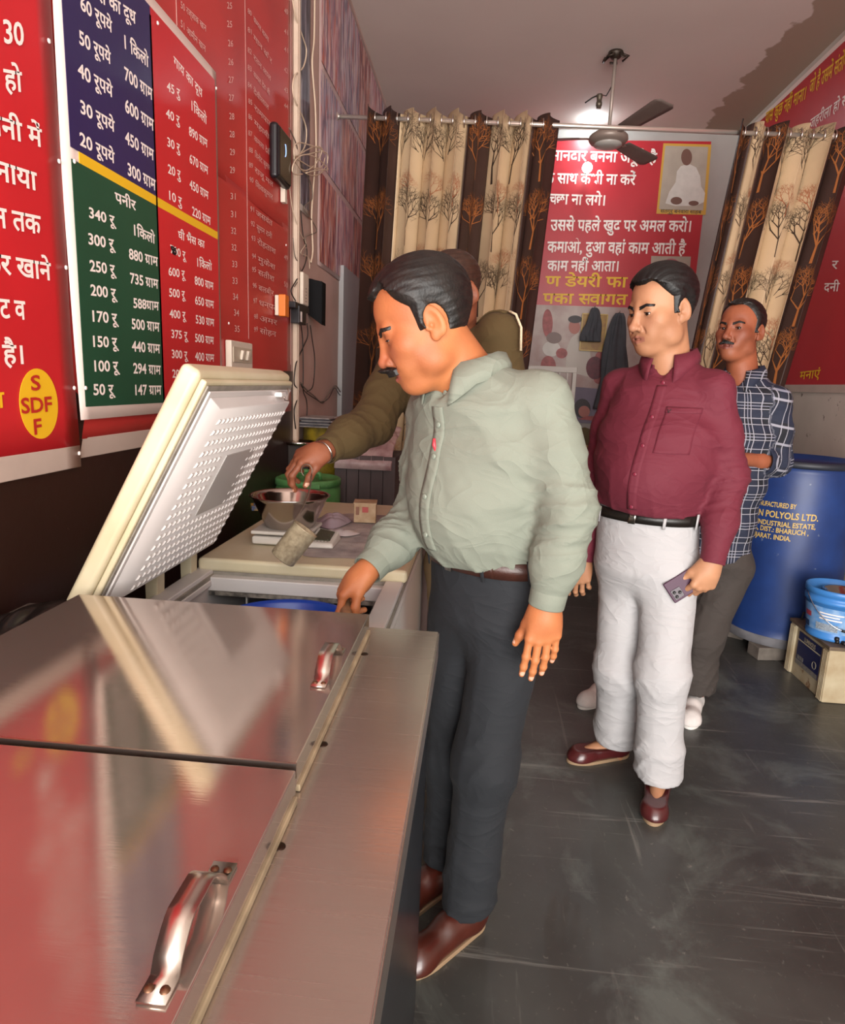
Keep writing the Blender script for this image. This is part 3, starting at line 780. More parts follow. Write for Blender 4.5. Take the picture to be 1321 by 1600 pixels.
    # ---------------- shoes
    for sd in 'LR':
        an, toe = J['an'+sd], J['to'+sd]; d = nz3((toe-an)*[1, 1, 0]); side = np.cross([0, 0, 1], d)
        sp = o['shoe']; base = np.array([an[0], an[1], 0])-d*.055; Ls = sp['len']
        def S3(f, l, z): return base+d*f+side*l+np.array([0, 0, z])
        g = Grp(.03)
        g.u(cap(S3(.03, 0, .045), S3(.05, 0, .040), .036, .038)).u(cap(S3(.05, 0, .040), S3(Ls-.055, 0, .026), .040, .040)).u(ell(S3(Ls-.055, 0, .022), (.040, .040, .034)))
        g.u(cap(S3(.06, 0, .055), S3(.13, 0, .055), .033, .030), .03)
        g.u(ell(S3(Ls-.035, 0, .018), (.036, .036, .022)), .02)
        g.cut(lambda p: (.012-p[:, 2]).astype(np.float32), .002)
        if sp.get('open'):
            g.cut(lambda p, q=A3(S3(Ls-.12, 0, .058)), dd=A3(d): ((p[:, 2]-.054)-.0*((p-q)@dd)).astype(np.float32), .003)
            g.sub(ecap(S3(.045, 0, .09), S3(Ls-.115, 0, .085), side, d, (.034, .034), (.030, .03), 1.4), .004)
        else:
            g.cut(lambda p, q=A3(S3(.10, 0, .085)): (p[:, 2]-.088).astype(np.float32), .003)
        sh_, _, _ = sdf_mesh('shoe', g, .004, sp['mat'], root)
        out = []
        for k in range(28):
            a = 2*math.pi*k/28; cxx = math.cos(a); syy = math.sin(a)
            if cxx > 0: f_, l_ = Ls-.085+.090*cxx, .043*syy
            else: f_, l_ = .045+.048*cxx, .037*syy
            out.append(S3(f_, l_, 0))
        z0 = .0; mb = MB(); nn = len(out)
        mb.add([Vector(q)+Vector((0, 0, 0)) for q in out]+[Vector(q)+Vector((0, 0, .013)) for q in out], [tuple(range(nn))[::-1], tuple(range(nn, 2*nn))]+[(i, (i+1) % nn, (i+1) % nn+nn, i+nn) for i in range(nn)])
        mb.build('sole', sp['sole'], sh_, False, bevel=.002)
    return root, dict(on=on, L=L, Fw=Fw, U=U, waist=waist, wu=wu, hw=hw, bvh=bvh, patch=patch)
# ------------------------------------------------------------------ room
XL, XR, YB, ZC = -.94, 2.186, 6.6, 3.737
RED = mat('banner_red', 'C4242B', .34, vary=.12, vscale=3, bump=.15, bscale=8, detail=2)
RED2 = mat('list_banner_red', 'B8322F', .40, vary=.15, vscale=3, bump=.2, bscale=6, detail=2)  # list banner darker than the first, its different lighting put into the colour
RED3 = mat('back_banner_red', 'B5242F', .38, vary=.1, vscale=3)
WHT = mat('print_white', 'EFE3DC', .5); WHT2 = mat('print_white_thin', 'D9A79F', .5); YEL = mat('print_yellow', 'E2B21E', .5)
GREYM = mat('banner_margin', 'B9A79C', .5, vary=.1, vscale=10)
wallm = mat('pale_wall_paint', 'B89C92', .75, vary=.12, vscale=2.5, vcol='A98C80', bump=.15, bscale=25, wear=('8E7A70', 22, .70))
wallr = mat('grey_wall_paint', 'B3A89D', .8, vary=.12, vscale=2.5, vcol='C2B7AC', bump=.2, bscale=25, wear=('6A6058', 18, .66))
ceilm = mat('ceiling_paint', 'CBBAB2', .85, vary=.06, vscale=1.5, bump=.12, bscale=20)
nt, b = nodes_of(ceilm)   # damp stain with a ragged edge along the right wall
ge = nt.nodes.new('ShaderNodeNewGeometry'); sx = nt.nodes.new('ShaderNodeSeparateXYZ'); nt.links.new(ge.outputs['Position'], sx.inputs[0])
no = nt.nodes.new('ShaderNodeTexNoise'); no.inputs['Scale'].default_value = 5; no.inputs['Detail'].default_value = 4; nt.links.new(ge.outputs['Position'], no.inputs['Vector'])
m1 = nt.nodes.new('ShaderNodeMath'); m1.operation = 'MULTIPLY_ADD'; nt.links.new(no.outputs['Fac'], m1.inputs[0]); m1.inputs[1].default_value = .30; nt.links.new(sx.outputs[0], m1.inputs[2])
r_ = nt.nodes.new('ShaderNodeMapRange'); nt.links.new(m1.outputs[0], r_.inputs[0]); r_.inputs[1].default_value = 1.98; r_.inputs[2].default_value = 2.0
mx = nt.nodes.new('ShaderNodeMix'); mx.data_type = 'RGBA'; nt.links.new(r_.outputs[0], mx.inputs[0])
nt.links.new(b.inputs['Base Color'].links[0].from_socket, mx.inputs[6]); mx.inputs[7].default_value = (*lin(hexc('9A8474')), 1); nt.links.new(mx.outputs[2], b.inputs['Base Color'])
floorm = mat('polished_dark_stone', '343432', .30, vary=.4, vscale=2.2, vcol='494A47', bump=.10, bscale=12, wear=('4A4A46', 9, .70), spec=.6)
nt, b = nodes_of(floorm)  # scratches and worn patches
tc = nt.nodes.new('ShaderNodeTexCoord'); prev = b.inputs['Base Color'].links[0].from_socket
for sc, rot, th, colr, k in (((1.2, 26, 1), .5, .66, '8E8E88', .75), ((30, 1.5, 1), .2, .67, '7C7C76', .6), ((2.5, 2.5, 1), 0, .58, '686F6A', .6), ((55, 55, 1), 0, .68, '8A8880', .5)):
    mp = nt.nodes.new('ShaderNodeMapping'); mp.inputs['Scale'].default_value = sc; mp.inputs['Rotation'].default_value = (0, 0, rot); nt.links.new(tc.outputs['Object'], mp.inputs[0])
    no = nt.nodes.new('ShaderNodeTexNoise'); no.inputs['Scale'].default_value = 1; no.inputs['Detail'].default_value = 6; no.inputs['Roughness'].default_value = .65; no.inputs['Distortion'].default_value = .6; nt.links.new(mp.outputs[0], no.inputs['Vector'])
    rr = nt.nodes.new('ShaderNodeMapRange'); rr.inputs[1].default_value = th-.06; rr.inputs[2].default_value = th+.08; rr.inputs[4].default_value = k; nt.links.new(no.outputs['Fac'], rr.inputs[0])
    mx = nt.nodes.new('ShaderNodeMix'); mx.data_type = 'RGBA'; nt.links.new(rr.outputs[0], mx.inputs[0]); nt.links.new(prev, mx.inputs[6]); mx.inputs[7].default_value = (*lin(hexc(colr)), 1); prev = mx.outputs[2]
nt.links.new(prev, b.inputs['Base Color'])
rn = nt.nodes.new('ShaderNodeMapRange'); rn.inputs[3].default_value = .22; rn.inputs[4].default_value = .5; nt.links.new(no.outputs['Fac'], rn.inputs[0]); nt.links.new(rn.outputs[0], b.inputs['Roughness'])
def struct(name, a, b_, m):
    o = MB().box2(a, b_).build(name, m); tag(o, kind='structure'); return o
Y0 = -1.6
struct('floor', (XL-.1, Y0, -.1), (XR+.1, YB+.1, 0), floorm)
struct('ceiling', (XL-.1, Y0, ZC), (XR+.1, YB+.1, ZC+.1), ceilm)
struct('wall_left', (XL-.1, Y0, 0), (XL, YB, ZC), wallm)
struct('wall_right', (XR, Y0, 0), (XR+.1, YB, ZC), wallr)
struct('wall_back', (XL-.1, YB, 0), (XR+.1, YB+.1, ZC), mat('back_wall_paint', 'A9A29D', .8, vary=.1, vscale=3))
dado = mat('brown_gloss_paint', '2C1712', .38, vary=.25, vscale=3, wear=('8B6A58', 60, .735), bump=.15, bscale=30)
struct('trim_1', (XL, Y0, 0), (XL+.004, 3.25, 1.45), dado)                       # painted dado
pil = struct('trim_2', (XL, PX(530, 440, XL).y, 0), (XL+.03, 5.9, PX(530, 440, XL).z+.1), mat('bluish_white_paint', 'A6A3A3', .7, vary=.08, vscale=4))
# ------------------------------------------------------------------ banners on the left wall
XW = XL+.010; NX = Vector((1, 0, 0)); ZU = Vector((0, 0, 1))
def sheet(name, ya, yb, za, zb, x, m, parent=None, n=(24, 24), amp=.0012, th=.0016, curl=None, seed=0):
    def f(u, v):
        y = ya+(yb-ya)*u; z = za+(zb-za)*v; dx = amp*math.sin(y*9+z*6+seed)+amp*.6*math.sin(z*17-y*5+seed*2)
        if curl: q = curl(u, v); y += q[0]; z += q[1]; dx += q[2]
        return (x+dx, y, z)
    return MB().grid(f, *n).build(name, m, parent, True, solid=th)
def wt(par, s, x0, y0, x1, y1, h, m, off=.012, X=XW, dep=.0045, into=None):
    A, B = PX(x0, y0, X), PX(x1, y1, X); hz = PX(x0, y0-h, X).z-A.z
    return letter(par, s, A, B, hz, ZU, NX, m, off, dep, into=into)
zr = 1.252
bn = thing('banner', (XL+.01, 1.0, 1.2), 'large bright red notice banner with yellow oval, nearest on the left wall', 'banner')
y1 = PX(121, 690, XW).y
sheet('sheet', .1, y1, 1.245, 3.2, XW+.004, RED, bn, amp=.0008, curl=lambda u, v: (-.006*abs(math.sin(v*11))*(u > .97), 0, 0))
sheet('margin', .1, y1, 1.195, 1.245, XW+.004, GREYM, bn, amp=.0008)
for s, a in (('ट 30', (-26, 62, 36, 71, 36)), ('हो', (5, 139, 34, 143.5, 33)), ('पानी में', (-34, 203, 65, 230, 33)), ('बनाया', (-34, 272, 57, 298, 33)), ('न तक', (-12, 353, 63, 366, 33)), ('कर खाने', (-30, 423, 79, 438, 33)), ('ट व', (-2, 496, 39, 499, 32)), ('है।', (3, 568, 35, 568, 32))):
    wt(bn, s, *a, WHT, .02, XW+.004, .003)
wt(bn, 'का', -34, 640, 6, 636, 27, YEL, .02, XW+.004, .003)
ec = PX(57, 631, XW); ry = abs(PX(87, 631, XW).y-PX(27, 631, XW).y)/2; rz = abs(PX(57, 576, XW).z-PX(57, 686, XW).z)/2
em = MB(); em.prism([(ry*math.cos(t), rz*math.sin(t)) for t in np.linspace(0, 2*math.pi, 49)[:-1]], ec+Vector((.0062, 0, 0)), (0, 1, 0), (0, 0, 1), (1, 0, 0), .0008)
emo = em.build('oval_emblem', YEL, bn)
dred = mat('print_dark_red', 'B0251F', .5)
for s, a in (('S', (48, 610, 63, 608.5, 23)), ('SDF', (33, 646, 81, 642, 24)), ('F', (53, 679, 65, 677, 24))): wt(emo, s, *a, dred, .022, XW+.0075, .0015)
pinm = mat('pin_white', 'E8DCD6', .4)
def pin(par, x, y, X=XW): MB().lathe([(.0001, .003), (.004, .0025), (.005, 0)], PX(x, y, X)+Vector((.006, 0, 0)), Matrix.Rotation(math.pi/2, 3, 'Y'), 10).build('pin', pinm, par, True)
for p in ((72, 64), (88, 252), (99, 418), (112, 606), (120, 708)): pin(bn, *p)
# list banner (two sheets), under the price board
ls = thing('banner', (XL+.003, 2.4, 1.3), 'dull red name list banner reaching to the wires, with thin white columns of names', 'banner')
ye = PX(455, 400, XL).y; zs = PX(384, 310, XL).z
sheet('upper_sheet', y1-.05, ye, zs, 3.6, XL+.0045, RED2, ls, seed=1)
sheet('lower_sheet', y1-.05, ye-.01, PX(121, 700, XL).z+.02, zs+.02, XL+.0035, RED2, ls, amp=.0010, seed=4)
sheet('margin', y1-.05, ye-.4, PX(121, 713, XL).z-.005, PX(121, 700, XL).z+.022, XL+.0035, GREYM, ls, seed=4)
XS = XL+.0045
def vline(x0, y0, x1, y1_, w=.004, par=ls, m=WHT2, X=XS, d=.003):
    a, b_ = PX(x0, y0, X), PX(x1, y1_, X); yy = (a.y+b_.y)/2
    MB().box2((X+d, yy-w/2, b_.z), (X+d+.0006, yy+w/2, a.z)).build('rule', m, par)
vline(274, 0, 275, 60); vline(381, -10, 388, 530); vline(453, -10, 454, 570, .005)
numsy = [(357, 9), (357, 38), (358.5, 68), (359, 97), (359.5, 125), (360, 153), (360.5, 182), (361, 210), (361.5, 238), (361.5, 266), (362.5, 307), (363, 335), (363.5, 361), (364, 387), (365, 413), (365.5, 439), (366.5, 464), (368, 489), (369, 514)]
nums = MB()
for (x, y), s in zip(numsy, '25 25 26 26 27 27 28 28 29 29 31 31 32 32 33 33 34 34 35'.split()):
    wt(ls, s, x-3.5, y+4, x+4.5, y+5, 10, WHT2, .008, XS, .0032, into=nums)
flat_build(nums, 'lettering', WHT2, ls)['kind'] = 'stuff'
nm = ['कमल शर्मा', 'मान कौर', 'रतन लाल', 'कमल देव जी', 'देवीलाल', 'रामपाल', 'महावीर', 'कमला देवी', 'विनोद कुमार', 'राजू मल', 'शिवकुमार', 'जसवंत', 'सुमन रानी', 'रोहताश', 'मुकेश', 'सतीश', 'बलबीर', 'धनपत', 'अमर', 'सोहन']
names = MB()
for (x, y), i in zip([(386, 20), (386, 49), (386, 81), (386, 108), (386, 135), (387, 161), (387, 185), (387, 211), (388, 237), (388, 261), (389, 284), (390, 330), (391, 353), (392, 376), (393, 404), (393, 425), (394, 450), (395, 474), (396, 499), (396, 519)], range(20)):
    wt(ls, str(80+i), x, y, x+6, y+.2+(400-y)*.014, 8, WHT2, .006, XS, .0032, into=names)
    L_ = 24+5*((i*7) % 4)/3
    a = PX(x+9, y, XS); e = PX(x+9+L_, y, XS)
    sl = (752-x) and (602-y)/(752-x)
    wt(ls, nm[i].replace('र्म', 'रम'), x+9, y+9*sl*.9, x+9+L_, y+(9+L_)*sl*.9, 9, WHT2, .006, XS, .0032, into=names)
for y0, s in ((20, '40'), (52, '41'), (80, '41'), (112, '42'), (143, '43'), (168, '44'), (284, '47'), (316, '48'), (405, '49'), (447, '50')):
    wt(ls, s, 443, y0, 449, y0+3, 8, WHT2, .006, XS, .0032, into=names)
for s, a in (('50 रज्जाक खान', (281, 12, 321, 50, 11)), ('51 आमीन खान', (281, 41, 320, 82, 11)), ('52 नफे', (283, 70, 300, 86, 9))): wt(ls, s, *a, WHT2, .006, XS, .0032, into=names)
flat_build(names, 'lettering', WHT2, ls)['kind'] = 'stuff'
for p in ((445, 383), (355, 505)): pin(ls, *p)
# price board
pb = thing('price_board', (XL+.016, 1.9, 1.3), 'blue, green and red milk price board banner over the freezer', 'banner')
XP = XL+.0150
ya = PX(110, 250, XP).y; ym = PX(250, 480, XP).y; yc = PX(338, 300, XP).y; zt = PX(338, 137, XP).z+.015; zm = PX(250, 318, XP).z; zb = PX(200, 632, XP).z
blue = mat('print_blue', '2E2453', .30, vary=.1, vscale=4, bump=.2, bscale=7, detail=2); green = mat('print_green', '1E4A34', .38, vary=.1, vscale=4)
wh = mat('banner_white_edge', 'DCC9C0', .5)
sheet('backing', ya-.02, yc+.016, zb-.03, zt+.03, XP, wh, pb, amp=.0004, curl=lambda u, v: (-.012*math.sin(v*3.1)*(u < .02)-.0*v, 0, .0))
def pan(nm_, a, b_, c, d, m): MB().box2((XP+.0015, a, c), (XP+.0026, b_, d)).build(nm_, m, pb)
pan('blue_panel', ya, ym, zm+.012, zt, blue); pan('green_panel', ya, ym, zb, zm-.012, green)
pan('cow_milk_panel', ym, yc, zm+.012, zt, RED); pan('ghee_panel', ym, yc, zb, zm-.012, RED)
pan('yellow_rule', ya+.03, yc, zm-.012, zm+.012, YEL); pan('yellow_rule', ym-.005, ym+.004, zb, zt-.02, YEL)
PT = [('भैंस का दूध', 137, -8, 211, 38, 22), ('60 रूपये', 124, 14, 174, 52, 21), ('50 रूपये', 122, 68, 172, 101, 21), ('40 रूपये', 120, 118, 175, 153, 21), ('30 रूपये', 124, 176, 178, 207, 20), ('20 रूपये', 123, 226, 178, 256, 20),
 ('1 किलो', 193, 75, 231, 106, 20), ('700 <ग>ाम', 193, 124, 237, 157, 20), ('600 <ग>ाम', 194, 174, 239, 205, 20), ('450 <ग>ाम', 194, 223, 239, 251, 19), ('300 <ग>ाम', 198, 273, 242, 298, 19),
 ('पनीर', 178, 315, 211, 329, 16), ('340 रू', 137.5, 339.5, 180, 353, 16), ('1किलो', 208, 367, 241, 381, 16), ('300 रू', 136.5, 381, 179, 390, 17), ('880 <ग>ाम', 200, 404, 245.5, 416, 16), ('250 रू', 138.6, 423, 180.4, 430, 17), ('735 <ग>ाम', 202, 442, 246, 451, 16),
 ('200 रू', 140, 461, 182, 467, 17), ('588<ग>ाम', 207, 480.6, 247, 485, 15), ('170 रू', 143, 502, 184, 505.6, 17), ('500 <ग>ाम', 204.4, 513.6, 248, 518, 16), ('150 रू', 144, 541.5, 184, 543, 17), ('440 <ग>ाम', 204.7, 548.5, 249, 552, 16),
 ('100 रू', 146, 580, 185.6, 580, 17), ('294 <ग>ाम', 207, 583, 250, 585, 16), ('50 रू', 144.5, 617, 178.6, 616, 17), ('147 <ग>ाम', 210, 617, 251, 616, 16),
 ('गाय का दूध', 270, 101, 315, 153, 15), ('45 रु', 259.4, 141, 280, 153, 14), ('1किलो', 298, 172, 322, 195, 15), ('40 रु', 258, 183, 279.6, 195, 14), ('890 <ग>ाम', 294, 211, 323, 231, 14), ('30 रु', 260, 228, 280, 238.5, 14), ('670 <ग>ाम', 295, 254, 324, 273, 14), ('20 रु', 261, 270, 281, 280, 14),
 ('450 <ग>ाम', 295, 294, 324.5, 312, 14), ('10 रु', 263, 311.6, 283, 322, 14), ('220 <ग>ाम', 299, 336, 328, 352, 14), ('घी भैंस का', 277, 372.6, 318.6, 388, 13), ('700 रू', 265, 395, 290, 406, 13), ('1किलो', 307, 416, 330, 423, 13), ('600 रू', 262, 430, 289, 435, 13), ('800 <ग>ाम', 303, 444, 332.5, 453, 13),
 ('500 रू', 263, 463, 289, 466.6, 13), ('650 <ग>ाम', 303.6, 475, 333, 482, 13), ('400 रू', 263.6, 496, 290, 499, 13), ('530 <ग>ाम', 304.7, 505, 333.6, 510, 13), ('375 रू', 266.4, 527.6, 293, 530.4, 13), ('500 <ग>ाम', 303.6, 534, 333, 538, 13), ('300 रू', 267, 559, 293, 561, 13), ('400 <ग>ाम', 303.6, 563, 333.6, 565, 13), ('200 रू', 268, 590, 294, 590, 13), ('100 रू', 269, 619, 294, 618, 13)]
for s, *a in PT: wt(pb, s, *a, WHT, .014 if a[0] > 255 else .022, XP, .0032)
sc = PX(268, 391, XP); MB().tube([sc+Vector((.0045, .012*math.cos(t*3)+.002*t, .010*math.sin(t*2.3))) for t in np.linspace(0, 6, 30)], .0018, 6).build('ink_scribble', mat('ink_black', '0F0F12', .4), pb)
for p in ((243, 36), (335, 138), (112, 252), (130, 606)): pin(pb, *p, XP)
# collage of photographs further along the wall
cl = thing('photo_collage', (XL+.004, 4.6, 2.0), 'faded collage banner of photographs high on the left wall beside the curtain', 'banner')
yb0 = PX(496, 300, XL).y
sheet('sheet', yb0, YB-.02, PX(480, 402, XL).z, 3.70, XL+.005, mat('collage_base', 'B79C97', .4, vary=.1), cl, seed=2)
random.seed(5)
def streak(name, cols):
    m = mat(name, cols[0], .4); nt, b = nodes_of(m)
    tc = nt.nodes.new('ShaderNodeTexCoord'); prev = None
    for i, c in enumerate(cols[1:]):
        mp = nt.nodes.new('ShaderNodeMapping'); mp.inputs['Scale'].default_value = (1, 8+4*i, 1.5+.7*i); mp.inputs['Location'].default_value = (i*3.3, i*7.1, i); nt.links.new(tc.outputs['Object'], mp.inputs[0])
        n = nt.nodes.new('ShaderNodeTexNoise'); n.inputs['Scale'].default_value = 1.6; n.inputs['Detail'].default_value = 4; nt.links.new(mp.outputs[0], n.inputs['Vector'])
        r = nt.nodes.new('ShaderNodeMapRange'); r.inputs[1].default_value = .50; r.inputs[2].default_value = .60; nt.links.new(n.outputs['Fac'], r.inputs[0])
        mx = nt.nodes.new('ShaderNodeMix'); mx.data_type = 'RGBA'; nt.links.new(r.outputs[0], mx.inputs[0])
        if prev: nt.links.new(prev, mx.inputs[6])
        else: mx.inputs[6].default_value = (*lin(hexc(cols[0])), 1)
        mx.inputs[7].default_value = (*lin(hexc(c)), 1); prev = mx.outputs[2]
    nt.links.new(prev, b.inputs['Base Color']); return m
st1 = streak('print_photo_pink', ['C9A0A4', 'A8707C', 'B4604F', 'D2B8B2', '86687A']); st2 = streak('print_photo_red', ['B07468', '8E3E42', 'C4866C', 'C2A8A4', '6A3C48']); st3 = streak('print_photo_violet', ['B8A2AC', '8E809A', 'C4B4B0', 'A25A58', '6C6276'])
rows = [(2.06, 2.52), (2.56, 3.02), (3.06, 3.66)]
for i, (za_, zb_) in enumerate(rows):
    y = yb0+.03; j = 0
    while y < YB-.3:
        w = (.42, .55, .48, .6)[(i+j) % 4]; w = min(w, YB-.05-y)
        MB().box2((XL+.0085, y, za_), (XL+.0095, y+w-.03, zb_)).build('photo', (st2, st1, st3)[(i*2+j) % 3] if i else (st2, st1)[j % 2], cl); y += w; j += 1
gs = thing('photo_strip', (XL+.004, 3.4, 2.1), 'narrow grey-blue photo strip hanging behind the wires', 'banner')
sheet('sheet', PX(467, 150, XL).y, PX(483, 150, XL).y, PX(470, 330, XL).z, 3.7, XL+.006, mat('strip_base', 'B2A49C', .5), gs, (3, 12))
MB().box2((XL+.0095, PX(468, 150, XL).y, PX(470, 320, XL).z), (XL+.0105, PX(481, 150, XL).y, 3.68)).build('photo', streak('print_photo_grey', ['5B5866', '3E3C4A', '8D8790', '2E2B36']), gs)
du = thing('cable_duct', (XL, PX(460, 300, XL).y, 1.0), 'cream vertical cable duct at the edge of the red list banner', 'duct')
yd = PX(459, 300, XL).y
MB().box2((XL, yd-.010, .02), (XL+.022, yd+.030, 3.73)).build('casing', mat('duct_cream', 'C6B09C', .6, vary=.1, vscale=20), du, bevel=.003)
MB().box2((XL+.0222, yd, .03), (XL+.026, yd+.02, 3.72)).build('cover', MATS['duct_cream'], du, bevel=.001)
# ------------------------------------------------------------------ back poster
XYB = YB-.012; NY = Vector((0, -1, 0))
bp = thing('banner', (.9, YB, 1.9), 'red banner of sayings with portraits on the back wall between the curtains', 'banner')
pr_ = P(1112, 221, XYB); pbr = P(1087, 470, XYB)
MB().box2((-.35, XYB, P(900, 478, XYB).z), (pr_.x, YB-.004, pr_.z)).build('sheet', RED3, bp)
MB().box2((-.35, XYB, P(900, 645, XYB).z), (pr_.x-.02, YB-.004, P(900, 478, XYB).z)).build('photo_panel', mat('print_photo_pale', 'B5A49C', .45, vary=.25, vscale=5, vcol='9F7F78'), bp)
def bt(s, x0, y0, x1, y1_, h, m, off=.014):
    A, B = P(x0, y0, XYB), P(x1, y1_, XYB); letter(bp, s, A, B, P(x0, y0-h, XYB).z-A.z, ZU, NY, m, off, .004)
for s, *a in (('ईमानदार बनना जरूरी है', 851, 250, 1026, 255, 17), ('के साथ कभी ना करें', 850, 286, 993, 289, 17), ('अ[च]छा ना लगे।', 842, 318, 945, 321, 17), ('उससे पहले खुद पर अमल करो।', 860, 360, 1079, 362, 18), ('कमाओ, दुआ वहां काम आती है', 855, 394, 1071, 397, 18), ('काम नहीं आता।', 855, 423, 966, 424, 17)): bt(s, *a, WHT, .02)
for s, *a in (('ण डेयरी फा', 852, 447, 980, 449, 17), ('पका [स]वागत', 848, 474, 980, 476, 17)): bt(s, *a, YEL, .02)
def flatshape(par, name, pts, m, d=.002, y=XYB):
    q = [P(x, yy, y) for x, yy in pts]; MB().prism([(v.x, v.z) for v in q], (0, y-d, 0), (1, 0, 0), (0, 0, 1), (0, 1, 0), .0006).build(name, m, par)
def blob(par, name, x, y, rx, ry_, m, d, n=20, rot=0):
    flatshape(par, name, [(x+rx*math.cos(t)*math.cos(rot)-ry_*math.sin(t)*math.sin(rot), y+rx*math.cos(t)*math.sin(rot)+ry_*math.sin(t)*math.cos(rot)) for t in np.linspace(0, 2*math.pi, n+1)[:-1]], m, d)
pyel = mat('print_gold_border', 'C79A3C', .5); pbg = mat('print_portrait_ground', 'AEA091', .5, vary=.12, vscale=8); pwh = mat('print_portrait_white', 'CFC8C0', .5, vary=.1, vscale=20); psk = mat('print_portrait_skin', '6D4A3E', .5); pdk = mat('print_portrait_dark', '33282A', .5)
flatshape(bp, 'portrait_border', [(1026, 334), (1103, 336), (1112, 226), (1037, 224)], pyel, .003)
flatshape(bp, 'portrait_ground', [(1030, 327), (1099, 329), (1107, 230), (1040, 228)], pbg, .0045)
flatshape(bp, 'portrait_robe', [(1040, 318), (1046, 300), (1056, 285), (1058, 268), (1064, 260), (1076, 256), (1088, 262), (1094, 275), (1096, 292), (1102, 302), (1100, 316), (1088, 322), (1055, 322)], pwh, .006)
blob(bp, 'portrait_head', 1073, 246, 8.5, 13, psk, .0075); blob(bp, 'portrait_hand', 1057, 314, 9, 6, psk, .0075); blob(bp, 'portrait_foot', 1084, 318, 8, 4, psk, .0075)
bt('सतगुरु बनवारी साहेब', 1032, 332.5, 1096, 334, 6, pdk, .01)
flatshape(bp, 'portrait_ground', [(1014, 480), (1074, 480), (1080, 401), (1018, 400)], pbg, .003); blob(bp, 'portrait_head', 1049, 422, 17, 18, mat('print_pink', 'B0606A', .5), .0045)
# printed crowd photo under the text
prd = mat('print_crowd_red', 'A8504E', .5, vary=.4, vscale=22); pmr = mat('print_maroon', '6A2230', .5, vary=.4, vscale=25)
flatshape(bp, 'print_figure', [(884, 580), (886, 545), (893, 528), (903, 520), (912, 524), (922, 545), (926, 590)], mat('print_shirt', 'BDB2A8', .5), .003)
blob(bp, 'print_face', 898, 511, 9, 11, mat('print_face_tone', 'A8665A', .5), .0045); blob(bp, 'print_cap', 899, 499, 11, 6, pdk, .006)
for x, y, a, c, m in ((856, 505, 8, 22, prd), (862, 545, 14, 12, pwh), (857, 572, 12, 16, prd), (878, 552, 9, 8, prd), (930, 575, 14, 18, pmr), (940, 560, 10, 12, prd), (936, 592, 8, 8, prd), (866, 528, 12, 9, mat('print_brownish', '7C6660', .5))): blob(bp, 'print_crowd', x, y, a, c, m, .003+.0004*(x % 7))
# picture and clothes hanging in front of it
pic = thing('picture', P(926, 545, XYB), 'small gold picture hanging behind the grey cloth on the back wall', 'picture')
q = [P(x, y, YB-.034) for x, y in ((906, 547), (943, 549), (950, 492), (911, 490))]
MB().hexa(q+[v+Vector((0, .012, 0)) for v in q]).build('board', mat('picture_gold', 'A8802F', .45, vary=.35, vscale=14, vcol='8A5A2C'), pic)
for i in range(4):
    a, b_ = q[i]+Vector((0, -.004, 0)), q[(i+1) % 4]+Vector((0, -.004, 0)); MB().bar(a, b_, .010, .008, (0, 1, 0)).build('frame', mat('picture_frame_gold', 'C2A04E', .4), pic)
def cloth(name, label, pts_c, w0, w1, z_top, z_bot, x_off, m, seed, cat='cloth', yy=YB-.095):
    t_ = thing(name, (x_off, YB-.03, z_bot), label, cat)
    def f(u, v):
        a = u*2*math.pi; z = z_top+(z_bot-z_top)*v; w = w0+(w1-w0)*v**.6; k = 1+.22*math.sin(a*5+seed+v*3)+.12*math.sin(a*9-v*4)
        return (x_off+w*k*math.cos(a)+.02*math.sin(v*5+seed)*v, yy+.035*k*math.sin(a), z)
    MB().grid(f, 48, 24).build('folds', m, t_, True, solid=.002)
    MB().tube([(x_off, YB, z_top+.004), (x_off, yy-.01, z_top+.004), (x_off, yy-.02, z_top+.02)], .004, 8).build('hook', mat('hook_steel', '9A958C', .3, 1), t_, True)
    return t_
gc = mat('grey_cloth', '4A4B50', .9, bump=.2, bscale=80, vary=.2, vscale=12)
a_, b__ = P(934, 482, YB-.07), P(926, 534, YB-.07); cloth('hanging_cloth', 'short grey cloth hanging over the gold picture on the back wall', None, .022, .085, a_.z, b__.z, a_.x-.03, gc, 1)
a_, b__ = P(969, 490, YB-.07), P(962, 640, YB-.07); cloth('hanging_cloth', 'long grey garment hanging on the back wall beside the maroon-shirted man', None, .03, .14, a_.z, b__.z, a_.x-.01, gc, 4)
# ------------------------------------------------------------------ banner on the right wall
XRW = XR-.010; NXm = Vector((-1, 0, 0))
rb = thing('banner', (XR, 4.2, 1.5), 'red banner with yellow heading high on the right wall behind the curtain', 'banner')
zb_ = PX(1270, 601, XRW).z
MB().box2((XRW, 1.2, zb_), (XR-.003, YB-.06, 3.68)).build('sheet', RED3, rb)
MB().box2((XRW-.001, 1.2, zb_-.05), (XR-.003, PX(1245, 600, XRW).y+.6, zb_)).build('margin', GREYM, rb)
MB().box2((XRW-.0008, 1.2, 3.655), (XR-.003, YB-.06, 3.69)).build('margin', wh, rb)
def rt(s, x0, y0, x1, y1_, h, m, off=.014):
    A, B = PX(x0, y0, XRW), PX(x1, y1_, XRW); letter(rb, s, A, B, PX(x0, y0-h, XRW).z-A.z, ZU, NXm, m, off, .003)
for s, *a in (('पास कुछ नहीं माना।', 1196, 194, 1259, 155, 17), ('जो है उसमें संतोष', 1265, 147, 1325, 103, 20), ('मनाएं', 1250, 593, 1282, 590, 13)): rt(s, *a, YEL)
for s, *a in (('जहरीला हो स', 1266, 202, 1325, 162, 15), ('दनी', 1288, 455, 1312, 455, 13), ('र', 1300, 420, 1310, 420, 13)): rt(s, *a, WHT)
